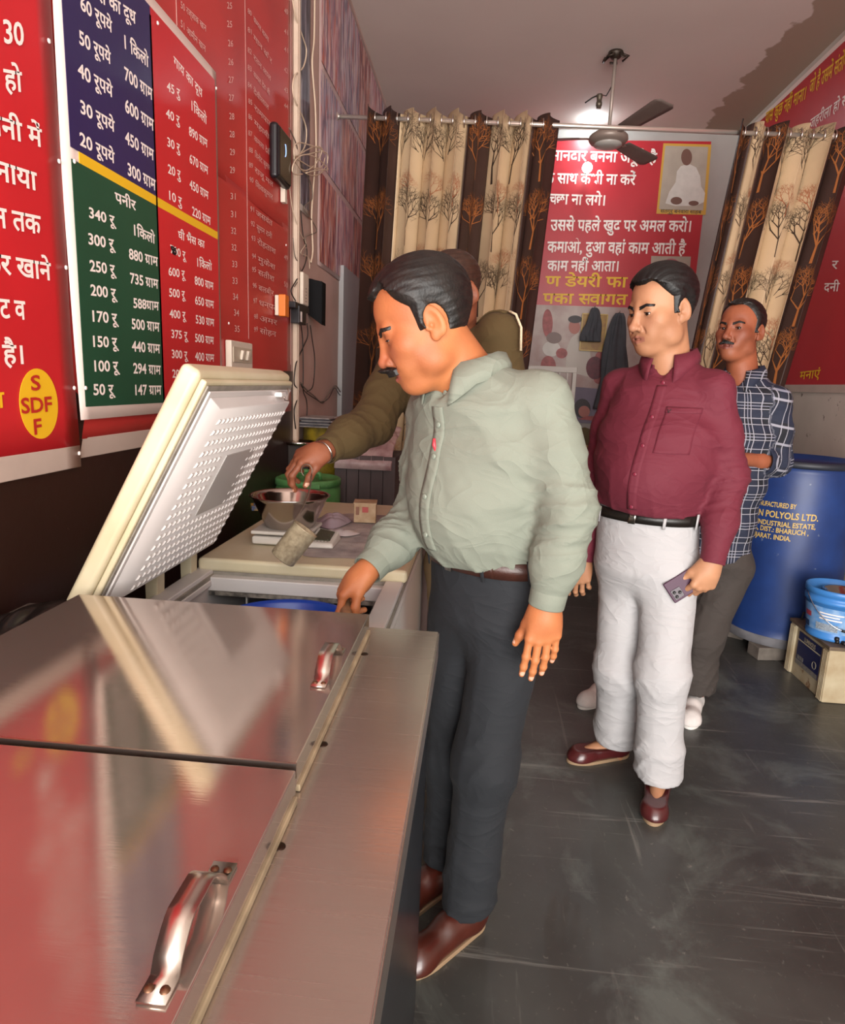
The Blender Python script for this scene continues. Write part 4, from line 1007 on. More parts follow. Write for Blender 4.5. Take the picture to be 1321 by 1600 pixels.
# ------------------------------------------------------------------ steel counter
def steel(name, rough, col='C4B6AC'):
    m = mat(name, col, rough, .82, vary=.12, vscale=5); nt, b = nodes_of(m)
    tc = nt.nodes.new('ShaderNodeTexCoord'); last = None
    for sc, st, rot in (((1.5, 260, 1), .025, .04), ((5, 5, 5), .03, 0)):
        mp = nt.nodes.new('ShaderNodeMapping'); mp.inputs['Scale'].default_value = sc; mp.inputs['Rotation'].default_value = (0, 0, rot); nt.links.new(tc.outputs['Object'], mp.inputs[0])
        n = nt.nodes.new('ShaderNodeTexNoise'); n.inputs['Scale'].default_value = 1; n.inputs['Detail'].default_value = 6; n.inputs['Roughness'].default_value = .7; nt.links.new(mp.outputs[0], n.inputs['Vector'])
        bp_ = nt.nodes.new('ShaderNodeBump'); bp_.inputs['Strength'].default_value = st; bp_.inputs['Distance'].default_value = .002; nt.links.new(n.outputs['Fac'], bp_.inputs['Height'])
        if last: nt.links.new(last, bp_.inputs['Normal'])
        last = bp_.outputs[0]
        if sc[1] > 100:
            r = nt.nodes.new('ShaderNodeMapRange'); r.inputs[1].default_value = .3; r.inputs[2].default_value = .7; r.inputs[3].default_value = rough*.8; r.inputs[4].default_value = rough*1.45; nt.links.new(n.outputs['Fac'], r.inputs[0]); nt.links.new(r.outputs[0], b.inputs['Roughness'])
    nt.links.new(last, b.inputs['Normal']); return m
STL = steel('brushed_steel_top', .075); STF = steel('brushed_steel_frame', .20, 'C0B2A8'); CHR = mat('polished_steel', 'C4BAB2', .30, 1, bump=.06, bscale=60)
ctr = thing('steel_counter', (-.5, .4, 0), 'large stainless steel chest counter with two lids in the foreground', 'counter')
xr = -.056; yf = 1.218; zt_ = .94
MB().box2((-.90, -.55, .06), (xr-.012, yf-.012, .915)).build('body', mat('counter_dark_panel', '23262B', .22, vary=.3, vscale=5, bump=.1, bscale=8), ctr, bevel=.004)
MB().box2((-.88, -.5, 0), (xr-.05, yf-.05, .06)).build('plinth', mat('plinth_black', '111111', .6), ctr)
fr = MB(); fr.box2((-.91, -.56, .912), (xr, yf, zt_)); fr.build('top', STF, ctr, bevel=.002)
MB().box2((xr-.002, -.56, .885), (xr+.0015, yf+.001, .936)).build('edge_fold', CHR, ctr, bevel=.0006)
for i in range(7): MB().lathe([(.0001, .0025), (.0035, .002), (.005, 0)], (xr-.011, yf-.08-i*.27, .80), Matrix.Rotation(math.pi/2, 3, 'Y'), 12).build('screw', CHR, ctr, True)
for p in ((437, 1323), (505, 1163), (570, 1022)):
    v = PZ(*p, zt_); MB().lathe([(.0001, .0012), (.004, .0012), (.0062, .0008), (.0066, 0)], v, None, 16).build('rivet', mat('rivet_dark', '3A2A22', .3, .8), ctr, True)
gask = mat('gasket_dirty_white', 'A8977A', .6, vary=.4, vscale=25)
def c_lid(y0, y1, x1, hy0, hy1, lab=None):
    lid = MB().box2((-.775, y0, zt_+.009), (x1, y1, .98)).build('lid', STL, ctr, bevel=.0022)
    MB().box2((-.77, y0+.006, zt_+.0005), (x1+.0035, y1-.004, zt_+.010)).build('gasket', gask, lid, bevel=.002)
    MB().box2((-.775, y0-.0005, .962), (x1+.0005, y0+.0025, .9808)).build('lip', CHR, lid)
    # strap handle: two screwed feet and a bent flat arch
    w = .022; xc = x1-.022; pts = []
    for t in np.linspace(0, 1, 17): pts.append((hy0+(hy1-hy0)*t, 0.984+.028*min(1, math.sin(math.pi*t)*1.25)**.8))
    prof = [(hy0-.022, .9822), (hy0, .9822)]+pts[1:-1]+[(hy1, .9822), (hy1+.022, .9822)]
    mb = MB()
    for y, z in prof: mb.v += [(xc-w/2, y, z), (xc+w/2, y, z)]
    mb.f = [(2*i, 2*i+2, 2*i+3, 2*i+1) for i in range(len(prof)-1)]
    h = mb.build('handle', CHR, lid, True, solid=.0028)
    for y in (hy0-.012, hy1+.012):
        for dx in (-.006, .006): MB().lathe([(.0001, .0022), (.0032, .0016), (.004, 0)], (xc+dx, y, .9838), None, 10).build('screw', mat('screw_rust', '6A4A36', .4, .7), h, True)
    return lid
c_lid(.672, 1.182, -.189, .885, .985)
c_lid(.05, .662, -.186, .39, .485)
c_lid(-.56, .04, -.186, -.3, -.2)
tag(ctr, ctr['label'])
# black polythene and torn paper between the counter and the wall
def crumple(name, label, cat, cx_, cy_, z, sx_, sy_, h, m, seed, n=26, group=None):
    t_ = thing(name, (cx_, cy_, z), label, cat, group); rs = np.random.RandomState(seed); K = [(rs.randn(2)*18/(i*.5+1), rs.rand()*6.3, .8**i) for i in range(9)]
    def f(u, v):
        a = u*2*math.pi; r = v; x = cx_+sx_*r*math.cos(a)*(1+.12*math.sin(a*3+seed)); y = cy_+sy_*r*math.sin(a)*(1+.10*math.sin(a*4-seed))
        s = sum(abs(math.sin(k[0]*(x-cx_)*3+k[1]*(y-cy_)*3+ph))*w for k, ph, w in K)/4.0
        return (x, y, z+.002+h*s*(1-v**3)*(.6+.4*(1-v)))
    MB().grid(f, n*2, n).build('folds', m, t_, True); return t_
crumple('plastic_sheet', 'crumpled black polythene lying at the wall end of the steel counter', 'plastic', -.845, 1.10, .94, .055, .16, .035, mat('black_polythene', '191717', .25, bump=.3, bscale=40), 3)
crumple('paper_scrap', 'torn white paper scrap at the far left edge of the counter', 'paper', -.84, .93, .945, .035, .05, .03, mat('scrap_white', 'D9CFC6', .7), 5)
# ------------------------------------------------------------------ white chest freezer
CRM = mat('freezer_cream', 'CDC2A6', .38, vary=.12, vscale=6, vcol='BFB291', wear=('A48A60', 14, .70)); WPL = mat('freezer_white_liner', 'CFC9C6', .35, vary=.06, vscale=6)
GRY = mat('gasket_grey', '8F877C', .6, vary=.3, vscale=30); LIN = mat('freezer_liner_inside', 'A9AAA8', .45, vary=.15, vscale=8)
fx0, fx1, fy0, fy1, fz = -.815, -.182, 1.245, 2.78, .86
fz_t = thing('chest_freezer', ((fx0+fx1)/2, 1.9, 0), 'cream chest freezer with its near lid propped open beyond the steel counter', 'freezer')
sh_ = MB()
for a, c in (((fx0, fy0, .04), (fx0+.055, fy1, .815)), ((fx1-.055, fy0, .04), (fx1, fy1, .815)), ((fx0+.055, fy0, .04), (fx1-.055, fy0+.055, .815)), ((fx0+.055, fy1-.055, .04), (fx1-.055, fy1, .815)), ((fx0+.055, fy0+.055, .04), (fx1-.055, fy1-.055, .12))): sh_.box2(a, c)
sh_.build('cabinet', WPL, fz_t)
MB().box2((fx0+.056, fy0+.056, .12), (fx1-.056, fy1-.056, .124)).build('inner_floor', LIN, fz_t)
for k, (ins, zz) in enumerate(((0, .833), (.016, .846), (.032, .858))):   # stepped rim
    mb = MB(); w = .062-ins
    mb.box2((fx0+ins*.3, fy0, zz-.018), (fx0+.066-ins*.2, fy1, zz)); mb.box2((fx1-.066+ins*.2, fy0, zz-.018), (fx1-ins*.3, fy1, zz)); mb.box2((fx0, fy0, zz-.018), (fx1, fy0+.06-ins*.3, zz))
    mb.build('rim', (WPL, GRY, CRM)[k] if k == 1 else WPL, fz_t, bevel=.003)
mb = MB(); mb.box2((fx0+.04, 1.765, .800), (fx1-.02, 1.815, .842)); mb.build('divider_bar', WPL, fz_t, bevel=.004)
MB().box2((fx0+.06, 1.762, .789), (fx1-.05, 1.80, .800)).build('divider_seal', mat('mouldy_seal', '8A8278', .8, vary=.8, vscale=45, vcol='2A2724'), fz_t)
for i in range(4): MB().box2((-.66+i*.13, 1.80, .6), (-.655+i*.13, 1.806, .79)).build('basket_wire', mat('wire_white', 'B5B0AA', .5), fz_t)
# closed far lid
clid = MB().box2((fx0+.015, 1.785, .852), (fx1+.002, fy1, .892)).build('closed_lid', CRM, fz_t, bevel=.012, seg=3)
MB().box2((fx0+.03, 1.793, .842), (fx1-.008, fy1-.01, .853)).build('lid_gasket', GRY, clid)
# open near lid, tilted on its hinges
th = math.radians(61.5); O = Vector((-.802, 0, .905)); UX = Vector((math.cos(th), 0, math.sin(th))); UN = Vector((math.sin(th), 0, -math.cos(th)))   # UN: towards the inside face
ly0, ly1, LL = 1.222, 1.835, .585
def LP(u, y, n): return O+UX*u+Vector((0, y, 0))+UN*n
def lbox(u0, u1, y0, y1, n0, n1): return MB().hexa([LP(u0, y0, n0), LP(u1, y0, n0), LP(u1, y1, n0), LP(u0, y1, n0), LP(u0, y0, n1), LP(u1, y0, n1), LP(u1, y1, n1), LP(u0, y1, n1)])
ol = lbox(0, LL, ly0, ly1, -.050, -.008).build('open_lid', CRM, fz_t, bevel=.013, seg=4)
lbox(.012, LL-.012, ly0+.012, ly1-.012, -.008, .006).build('lid_rim', CRM, ol, bevel=.005)
for k, ins in enumerate((.020, .030)): lbox(ins, LL-ins, ly0+ins, ly1-ins, .006+.004*k, .010+.005*k).build('lid_gasket', GRY if k == 0 else WPL, ol, bevel=.002)
pn = MB(); i0, n0 = .042, .015; i1, n1 = .058, .034
pn.hexa([LP(i0, ly0+i0, n0), LP(LL-i0, ly0+i0, n0), LP(LL-i0, ly1-i0, n0), LP(i0, ly1-i0, n0), LP(i1, ly0+i1+.012, n1), LP(LL-i1, ly0+i1+.012, n1), LP(LL-i1, ly1-i1, n1), LP(i1, ly1-i1, n1)])
liner = pn.build('liner_panel', WPL, ol, bevel=.002)
st = MB(); ny, nu = 20, 17
for i in range(nu):
    for j in range(ny):
        u = .075+(LL-.165)*i/(nu-1); y = ly0+.095+(ly1-ly0-.165)*j/(ny-1)
        if 6 <= i <= 12 and 6 <= j <= 13: continue
        a, b_ = .0066, .0098; c = LP(u, y, n1)
        q = [(-a, -b_), (a, -b_*.2), (a, b_), (-a, b_*.2)]; q2 = [(-a*.4, -b_*.6), (a*.7, -b_*.1), (a*.6, b_*.7), (-a*.5, b_*.3)]
        st.add([c+UX*x+Vector((0, yy, 0)) for x, yy in q]+[c+UX*x+Vector((0, yy, 0))+UN*.0035 for x, yy in q2], [(4, 5, 6, 7), (0, 1, 5, 4), (1, 2, 6, 5), (2, 3, 7, 6), (3, 0, 4, 7)])
so_ = st.build('embossed_studs', WPL, liner); so_['kind'] = 'stuff'
lbox(.225, .395, ly0+.255, ly0+.455, n1-.001, n1+.0025).build('label_plate', mat('plate_grey', 'A8A3A0', .3), liner, bevel=.001)
lk = MB(); c = LP(LL-.035, ly0+.47, .02); lk.box2((c.x-.012, c.y-.02, c.z-.010), (c.x+.012, c.y+.02, c.z+.003)); lk.build('latch', WPL, ol, bevel=.003)
MB().tube([c+Vector((.005, .012, 0)), c+Vector((.010, .012, -.018)), c+Vector((.014, .03, -.020)), c+Vector((.012, .042, .0)), c+Vector((.008, .045, .012))], .0016, 8).build('latch_wire', CHR, ol, True)
for y in (1.33, 1.56, 1.76):
    MB().hexa([Vector((-.83, y-.02, .80)), Vector((-.80, y-.02, .80)), Vector((-.80, y+.02, .80)), Vector((-.83, y+.02, .80)), Vector((-.83, y-.02, .93)), Vector((-.795, y-.02, .93)), Vector((-.795, y+.02, .93)), Vector((-.83, y+.02, .93))]).build('hinge', CRM, fz_t, bevel=.002)
# blue tub inside
BLU = mat('blue_plastic', '0F3FA8', .32, vary=.15, vscale=6)
tb_ = thing('tub', (-.47, 1.56, .124), 'round bright blue plastic tub sunk inside the open freezer', 'tub')
MB().lathe([(.0001, .13), (.150, .13), (.172, .70), (.185, .775), (.195, .785), (.197, .797), (.190, .800), (.182, .790), (.168, .70), (.146, .14), (.0001, .14)], (-.47, 1.555, 0), None, 48).build('shell', BLU, tb_, True)
MB().lathe([(.188, .752), (.196, .756), (.196, .764), (.188, .768)], (-.47, 1.555, 0), None, 48).build('rib', BLU, tb_, True)
MB().lathe([(.0001, .66), (.165, .66), (.166, .655)], (-.47, 1.555, 0), None, 40).build('contents', mat('milk', 'B9BFC4', .3), tb_, True)
bt_ = thing('bottle', (-.262, 1.70, .55), 'dark teal bottle neck in the freezer beside the blue tub', 'bottle')
MB().lathe([(.0001, .13), (.028, .13), (.028, .66), (.024, .70), (.013, .73), (.013, .775), (.0001, .777)], (-.262, 1.69, 0), None, 20).build('body', mat('bottle_teal', '2D5463', .3), bt_, True)
# ------------------------------------------------------------------ things on the closed lid
zl = .892
dust = crumple('dust_sheet', 'grey dusty cloth spread on the closed freezer lid', 'cloth', -.385, 2.21, zl-.001, .20, .37, .006, mat('dusty_cloth', 'B3A8A3', .9, vary=.5, vscale=10, vcol='7E7575', bump=.4, bscale=120), 8, 34)
crumple('plastic_bag', 'crumpled translucent lilac plastic bag between the bowl and the carton', 'bag', -.52, 2.33, zl+.006, .065, .10, .045, mat('lilac_polythene', 'A3939C', .25, bump=.3, bscale=40), 12)
crumple('plastic_bag', 'small clear plastic packet lying flat beside the carton', 'bag', -.455, 2.17, zl+.007, .06, .055, .016, mat('clear_polythene', 'C9BEBE', .2), 14)
ct = thing('carton', PZ(568, 817, zl+.008), 'small brown cube carton with red print at the back of the freezer lid', 'box')
c = PZ(568, 817, zl+.008); Rz = Matrix.Rotation(.12, 3, 'Z')
MB().box((c.x, c.y+.04, c.z+.036), (.082, .078, .072), Rz).build('body', mat('carton_brown', '9B7B5A', .7, vary=.3, vscale=30, vcol='B59A7C'), ct, bevel=.002)
MB().box((c.x+.006, c.y-.0005, c.z+.05), (.022, .002, .020), Rz).build('red_print', mat('print_red_small', 'A33A36', .5), ct)
MB().box((c.x-.022, c.y-.004, c.z+.045), (.012, .002, .03), Rz).build('brown_print', mat('print_brown_small', '7A4A32', .5), ct)
MB().box((c.x, c.y+.04, c.z+.0735), (.086, .082, .003), Rz).build('lid_flap', MATS['carton_brown'], ct)
# weighing scale with its bowl
scl = thing('weighing_scale', (-.60, 2.03, zl), 'white electronic weighing scale under the steel bowl', 'scale')
SW = mat('scale_white', 'CDC5BC', .4, vary=.1, vscale=20)
MB().box2((-.700, 1.965, zl+.003), (-.515, 2.145, zl+.030)).build('base', SW, scl, bevel=.008, seg=3)
MB().box2((-.702, 1.962, zl+.036), (-.513, 2.147, zl+.048)).build('platform', SW, scl, bevel=.005)
MB().box2((-.62, 2.04, zl+.03), (-.60, 2.07, zl+.037)).build('load_pin', GRY, scl)
q = MB(); q.hexa([Vector(v) for v in ((-.52, 1.955, zl+.003), (-.435, 1.965, zl+.003), (-.435, 2.09, zl+.003), (-.52, 2.12, zl+.003), (-.52, 1.960, zl+.022), (-.440, 1.972, zl+.018), (-.442, 2.08, zl+.034), (-.52, 2.11, zl+.038))]); hd_ = q.build('console', SW, scl, bevel=.006, seg=3)
q = MB(); q.hexa([Vector(v) for v in ((-.505, 1.985, zl+.0235), (-.452, 1.990, zl+.0215), (-.452, 2.065, zl+.033), (-.505, 2.085, zl+.036), (-.505, 1.985, zl+.0265), (-.452, 1.990, zl+.0245), (-.452, 2.065, zl+.036), (-.505, 2.085, zl+.039))]); q.build('display', mat('display_olive', '4A4A38', .25, vary=.4, vscale=60), hd_)
for k in range(5): MB().lathe([(.0001, .002), (.003, .0015), (.0035, 0)], (-.50+k*.011, 1.977, zl+.0228), None, 10).build('button', GRY, hd_, True)
bs = mat('bowl_steel', 'B9AEA6', .16, 1, bump=.05, bscale=30); bc = (-.600, 2.055, zl+.0485)
bw_ = thing('steel_bowl', bc, 'wide stainless steel bowl standing on the weighing scale', 'bowl')
MB().lathe([(.0001, .001), (.070, .001), (.078, .006), (.115, .092), (.121, .103), (.128, .106), (.131, .104), (.129, .102), (.122, .099), (.118, .090), (.080, .004), (.070, -.0005), (.0001, -.0005)][::-1], bc, None, 64).build('shell', bs, bw_, True)
yp = thing('packet', PZ(392, 800, zl), 'small yellow and blue packet behind the steel bowl', 'packet')
c = PZ(392, 800, zl); MB().box((c.x+.01, c.y+.05, zl+.012), (.05, .07, .020), Matrix.Rotation(.4, 3, 'Z')).build('wrapper', mat('packet_yellow', 'C99A2A', .4, vary=.5, vscale=30, vcol='2A4A78'), yp, bevel=.003)
MB().box((c.x+.01, c.y+.05, zl+.0225), (.03, .04, .001), Matrix.Rotation(.4, 3, 'Z')).build('label', mat('packet_blue', '2C4E86', .4), yp)
# measuring can hanging from a twisted wire held by the man in khaki
cu0, cu1 = P(441, 873.5, 1.69), P(478, 826, 1.71); ax = (cu1-cu0).normalized(); R = ax.to_track_quat('Z', 'Y').to_matrix(); Lc = (cu1-cu0).length
cup = thing('measuring_can', cu0, 'milk-splashed steel measuring can tilted on a twisted wire handle', 'can')
cm_ = mat('milky_steel', 'B3A387', .45, .35, vary=.3, vscale=70, vcol='8F7F66', bump=.3, bscale=160)
MB().lathe([(.0001, 0), (.034, 0), (.0365, .003), (.037, Lc*.98), (.0385, Lc), (.0355, Lc*.985), (.034, .006), (.0001, .005)], cu0, R, 40).build('body', cm_, cup, True)
w0, w1 = P(459, 815, 1.72), P(487, 742, 1.84); pts = [w0.lerp(w1, t) for t in np.linspace(0, 1, 40)]
side = (w1-w0).normalized().orthogonal().normalized(); s2 = side.cross((w1-w0).normalized())
wm = mat('wire_dull', '6B5C50', .4, .8)
for ph in (0, math.pi): MB().tube([p+(side*math.cos(i*.9+ph)+s2*math.sin(i*.9+ph))*.0018+Vector((.012*math.sin(i/39*math.pi), 0, 0)) for i, p in enumerate(pts)], .0014, 6).build('handle_wire', wm, cup, True)
MB().tube([w1+Vector((-.014+.016*math.cos(t), 0, .012+.018*math.sin(t))) for t in np.linspace(-.6, 4.2, 22)], .0018, 6).build('hook', wm, cup, True)
# ------------------------------------------------------------------ clutter behind the freezer
bench = thing('bench', (-.62, 3.15, 0), 'dark wooden bench behind the freezer carrying the cans', 'bench')
DW = mat('dark_wood', '2C2019', .6, vary=.4, vscale=8, stretch=(1, .2, 1))
MB().box2((-.92, 2.86, .60), (-.25, 3.62, .635)).build('top', DW, bench, bevel=.003)
for x in (-.89, -.28):
    for y in (2.89, 3.59): MB().box2((x-.025, y-.025, 0), (x+.025, y+.025, .60)).build('leg', DW, bench)
gc_ = P(482, 742, 3.02); GRN = mat('green_plastic', '3E7A3A', .5, vary=.35, vscale=10, vcol='5F9459', wear=('9DB08E', 30, .68))
rr_ = abs(P(532, 745, 3.02).x-P(432, 745, 3.02).x)/2; gz_ = gc_.z-.012
gcn = thing('milk_can', (gc_.x, 3.02, .635), 'round green plastic milk can with a flat screw lid behind the bowl', 'can')
MB().lathe([(.0001, .636), (rr_*.9, .636), (rr_*.97, .66), (rr_*.99, gz_-.05), (rr_*.93, gz_-.03), (rr_*.93, gz_-.02), (.0001, gz_-.02)], (gc_.x, 3.02, 0), None, 48).build('body', GRN, gcn, True)
lidg = MB().lathe([(rr_*.9, gz_-.032), (rr_*1.0, gz_-.03), (rr_*1.0, gz_-.004), (rr_*.96, gz_+.002), (rr_*.90, gz_), (rr_*.86, gz_-.008), (.0001, gz_-.008)], (gc_.x, 3.02, 0), None, 48).build('lid', GRN, gcn, True)
MB().box((gc_.x+.06, 3.02-rr_*1.0, gz_-.018), (.07, .012, .022)).build('lid_catch', GRN, lidg, bevel=.004)
for s in (-1, 1): MB().tube([(gc_.x+s*.06, 3.02, gz_-.008), (gc_.x+s*.055, 3.02, gz_+.02), (gc_.x+s*.03, 3.02, gz_+.03), (gc_.x, 3.02, gz_+.03)], .010, 10).build('lid_grip', GRN, lidg, True)
bx = P(538, 705, 3.28); bx2 = P(614, 785, 3.28)
bin_ = thing('crate', ((bx.x+bx2.x)/2, 3.35, .635), 'weathered dark grey crate standing behind the green can', 'crate')
gw = mat('weathered_grey_board', '5B5050', .8, vary=.45, vscale=9, stretch=(1, 1, .3), vcol='463D3E', wear=('857878', 26, .66))
zc = bx.z-.01; nb_ = 5; ww = (bx2.x-bx.x+.05)/nb_
for k in range(nb_): MB().box2((bx.x-.03+k*ww, 3.20, .636), (bx.x-.03+(k+1)*ww-.003, 3.215, zc+.002*(k % 2))).build('board', gw, bin_, bevel=.001)
MB().box2((bx.x-.03, 3.215, .636), (bx2.x+.015, 3.58, zc-.004)).build('carcass', gw, bin_)
def drape(name, label, x0, x1, y0, y1, z, m, seed):
    t_ = thing(name, ((x0+x1)/2, (y0+y1)/2, z), label, 'sheet')
    def f(u, v):
        x = x0+(x1-x0)*u; y = y0+(y1-y0)*v; h = .09*(.5+.5*math.sin(u*5+seed)*math.sin(v*4+1))*math.sin(math.pi*min(1, max(0, u*.9+.05)))+.010*abs(math.sin(u*14+v*7))+.007*abs(math.sin(v*17-u*9))
        dz = -.07*max(0, (.12-v)/.12)**2
        return (x, y-.012*max(0, (.15-v)/.15), z+.004+max(0, h)*min(1, v*4)+dz+.10*v)
    MB().grid(f, 40, 30).build('folds', m, t_, True, solid=.0015); return t_
drape('polythene_sheet', 'pinkish white polythene heaped over the grey crate', bx.x-.03, bx2.x+.0, 3.195, 3.56, zc, mat('pink_polythene', 'B5A09E', .35, vary=.25, vscale=18, vcol='8E6F70', bump=.3, bscale=50), 2)
tn = P(492, 692, 3.30); tnz = P(485, 668, 3.30).z
tin = thing('tin', (tn.x-.02, 3.40, .635), 'yellow tin carrying a stack of folded newspapers by the wall', 'tin')
MB().lathe([(.0001, .636), (.092, .636), (.095, .64), (.092, .645), (.092, tnz-.006), (.095, tnz-.003), (.092, tnz), (.0001, tnz)], (-.838, 3.44, 0), None, 36).build('body', mat('tin_yellow', '9C8323', .45, vary=.4, vscale=16, vcol='5A4B22'), tin, True)
npm = mat('newsprint', 'A59C98', .8, vary=.3, vscale=20, vcol='7C7472')
npg = thing('newspaper', (tn.x, 3.44, tnz), 'stack of folded newspapers on top of the yellow tin', 'newspaper')
for k in range(7):
    MB().box((tn.x-.0+.006*math.sin(k*2), 3.42+.006*math.cos(k*3), tnz+.004+k*.0072), (.17+.01*math.sin(k), .25, .006), Matrix.Rotation(.06*math.sin(k*1.7), 3, 'Z')).build('sheet', (npm, mat('newsprint_dark', '4C4A50', .8, vary=.5, vscale=40))[k % 2 and k < 6], npg, bevel=.002)
pl_ = thing('steel_plate', P(468, 692, 3.15), 'steel plate rim beside the hand at the left wall', 'plate')
c = P(462, 690, 3.20)+Vector((.022, 0, 0)); MB().lathe([(.0001, -.01), (.07, -.01), (.085, .004), (.088, .004), (.072, -.013), (.0001, -.013)], c, None, 36).build('dish', bs, pl_, True)
MB().box2((c.x-.05, 3.17, .636), (c.x+.05, 3.27, c.z-.013)).build('stand', DW, pl_)
# ------------------------------------------------------------------ electrics on the left wall
BLK = mat('black_plastic', '17161A', .38, bump=.05, bscale=200); OFF = mat('switch_cream', 'CDBFAE', .45)
rt_c = PX(437, 235, XL+.04)
ro = thing('router', (XL, rt_c.y, rt_c.z), 'black wall router with a small curved blue light beside the duct', 'router')
za_, zb_ = PX(430, 283, XL+.03).z, PX(430, 192, XL+.03).z
ya_, yb_ = PX(420, 240, XL+.01).y, 0; XF = P(434, 240, ya_).x; yb_ = PX(455, 240, XF).y; za_, zb_ = PX(440, 283, XF).z, PX(437, 192, XF).z
MB().box2((XL+.010, ya_, za_), (XF, yb_, zb_)).build('case', BLK, ro, bevel=.016, seg=4)
MB().box2((XF-.006, ya_+.012, za_+.012), (XF+.006, yb_-.012, zb_-.012)).build('face', mat('black_gloss', '0E0E11', .15), ro, bevel=.007, seg=3)
lc = PX(447, 236, XF+.007); MB().tube([Vector((XF+.0065, lc.y-.012+.016*math.cos(t), lc.z+.026*math.sin(t))) for t in np.linspace(-1.2, 1.2, 14)], .0016, 6).build('status_light', mat('led_blue', '8FB4FF', .4, emit=1.6), ro, True)
MB().box2((XL+.008, yb_-.03, za_-.055), (XL+.03, yb_+.004, za_+.01)).build('adapter', OFF, ro, bevel=.003)
ob_ = PX(445, 478, XL+.03)
og = thing('junction_box', (XL, ob_.y, ob_.z), 'orange plastic box with a cream back plate on the banner edge', 'box')
y0_ = PX(435, 478, XL+.03).y; y1_ = PX(452, 478, XL+.062).y; z0_, z1_ = PX(445, 495, XL+.05).z, PX(445, 461, XL+.05).z
MB().box2((XL+.010, y0_+.012, z0_+.004), (XL+.030, y1_+.026, z1_-.002)).build('back_plate', OFF, og, bevel=.003)
MB().box2((XL+.030, y0_, z0_), (XL+.062, y1_, z1_)).build('cover', mat('orange_plastic', 'D3701E', .45), og, bevel=.004)
sb = PX(378, 553, XL)
sw = thing('switch_board', (XL, sb.y, sb.z), 'cream switch board with two rockers above the open lid', 'switch')
y0_, y1_ = PX(362, 553, XL+.03).y, PX(395, 553, XL+.03).y; z0_, z1_ = PX(378, 576, XL+.03).z, PX(378, 534, XL+.03).z
pl2 = MB().box2((XL+.006, y0_, z0_), (XL+.030, y1_, z1_)).build('plate', OFF, sw, bevel=.004)
MB().box2((XL+.030, y0_+.014, z0_+.022), (XL+.033, y1_-.014, z1_-.022)).build('frame', mat('switch_cream_dark', 'B4A692', .45), pl2, bevel=.001)
for k in range(2): MB().box((XL+.038, y0_+(y1_-y0_)*(.40+.26*k), (z0_+z1_)/2), (.012, .022, .036), Matrix.Rotation(.2, 3, 'Y')).build('rocker', OFF, pl2, bevel=.003)
def cable(name, label, pts, r, m, X=XL+.02, sm=5, par=None, n=6):
    V = [PX(x, y, X+(q[0] if q else 0)) for x, y, *q in pts]; out = []
    for i in range(len(V)-1):
        p0, p1, p2, p3 = V[max(i-1, 0)], V[i], V[i+1], V[min(i+2, len(V)-1)]
        for k in range(sm):
            t = k/sm; out.append(.5*((2*p1)+(p2-p0)*t+(2*p0-5*p1+4*p2-p3)*t*t+(3*p1-p0-3*p2+p3)*t**3))
    out.append(V[-1]); o_ = MB().tube(out, r, n).build(name, m, par, True)
    if label: tag(o_, label, 'cable')
    return o_
CW = mat('cable_cream', 'C9B49C', .5); CG = mat('cable_grey', '6F6258', .5); CB = mat('cable_black', '1B1816', .5)
cable('cable', 'cream cable hanging in a long curve from the ceiling past the router', [(456, -10), (462, 25), (474, 60), (479, 80), (474, 105), (460, 120), (459, 150), (474, 185), (479, 205), (476, 230), (462, 248)], .0035, CW)
cable('cable', 'second cream cable running straight down beside the grey photo strip', [(492, -10), (491, 60), (488, 95), (490, 130), (493, 170), (494, 240), (490, 290), (487, 340), (489, 390), (486, 410)], .0045, CW)
wb = thing('cable_coil', PX(480, 245, XL), 'loose coil of thin cream cable hanging beside the router', 'cable')
cx_, cy_ = 484, 246
for k, (rx, ry2, ox, oy, ph) in enumerate(((24, 14, 0, 0, 0), (27, 17, 2, 6, .5), (22, 20, -3, -5, 1.1), (28, 13, 1, 14, 2.0))):
    cable('loop', None, [(cx_+ox+rx*math.cos(t+ph), cy_+oy+ry2*math.sin(t+ph)+6*math.sin(2*t), .01*k) for t in np.linspace(0, 6.1, 13)], .0028, CW, XL+.03, 4, wb)
cable('cable', 'grey cable dropping from the coil towards the black box', [(452, 200), (463, 225), (470, 255), (485, 285), (488, 310), (475, 325), (488, 345), (495, 362), (478, 370), (479, 385), (475, 400)], .0030, CG)
cable('cable', 'thin white wire looping down under the router', [(452, 290), (458, 330), (470, 365), (478, 380), (470, 395), (482, 402), (484, 420)], .0022, CW)
cable('cable', 'dark wire knotted beside the orange box', [(470, 330), (474, 370), (480, 392), (476, 415), (462, 440), (455, 455), (462, 470)], .0028, CB)
cable('cable', 'grey wire from the duct to the orange box', [(458, 372), (461, 400), (467, 412), (470, 430), (460, 448)], .0026, CG)
wq = PX(500, 470, XL+.06)
st_ = thing('set_top_box', (XL, PX(498, 470, XL).y, wq.z), 'black set-top box hanging on edge on the pale left wall', 'box')
y0_, y1_ = PX(486, 470, XL+.02).y, PX(505, 470, XL+.06).y
def bxp(n, pts, m, par, bev=.002): MB().hexa(pts).build(n, m, par, bevel=bev)
z0_, z1_ = PX(500, 508, XL+.06).z, PX(500, 440, XL+.06).z
bxp('case', [Vector((XL+.004, y0_, z0_+.05)), Vector((XL+.075, y0_+.02, z0_)), Vector((XL+.075, y1_, z0_)), Vector((XL+.004, y1_-.03, z0_+.06)), Vector((XL+.004, y0_, z1_+.01)), Vector((XL+.075, y0_+.02, z1_)), Vector((XL+.075, y1_, z1_)), Vector((XL+.004, y1_-.03, z1_+.02))], mat('black_matt', '0D0D0F', .75, spec=.15), st_)
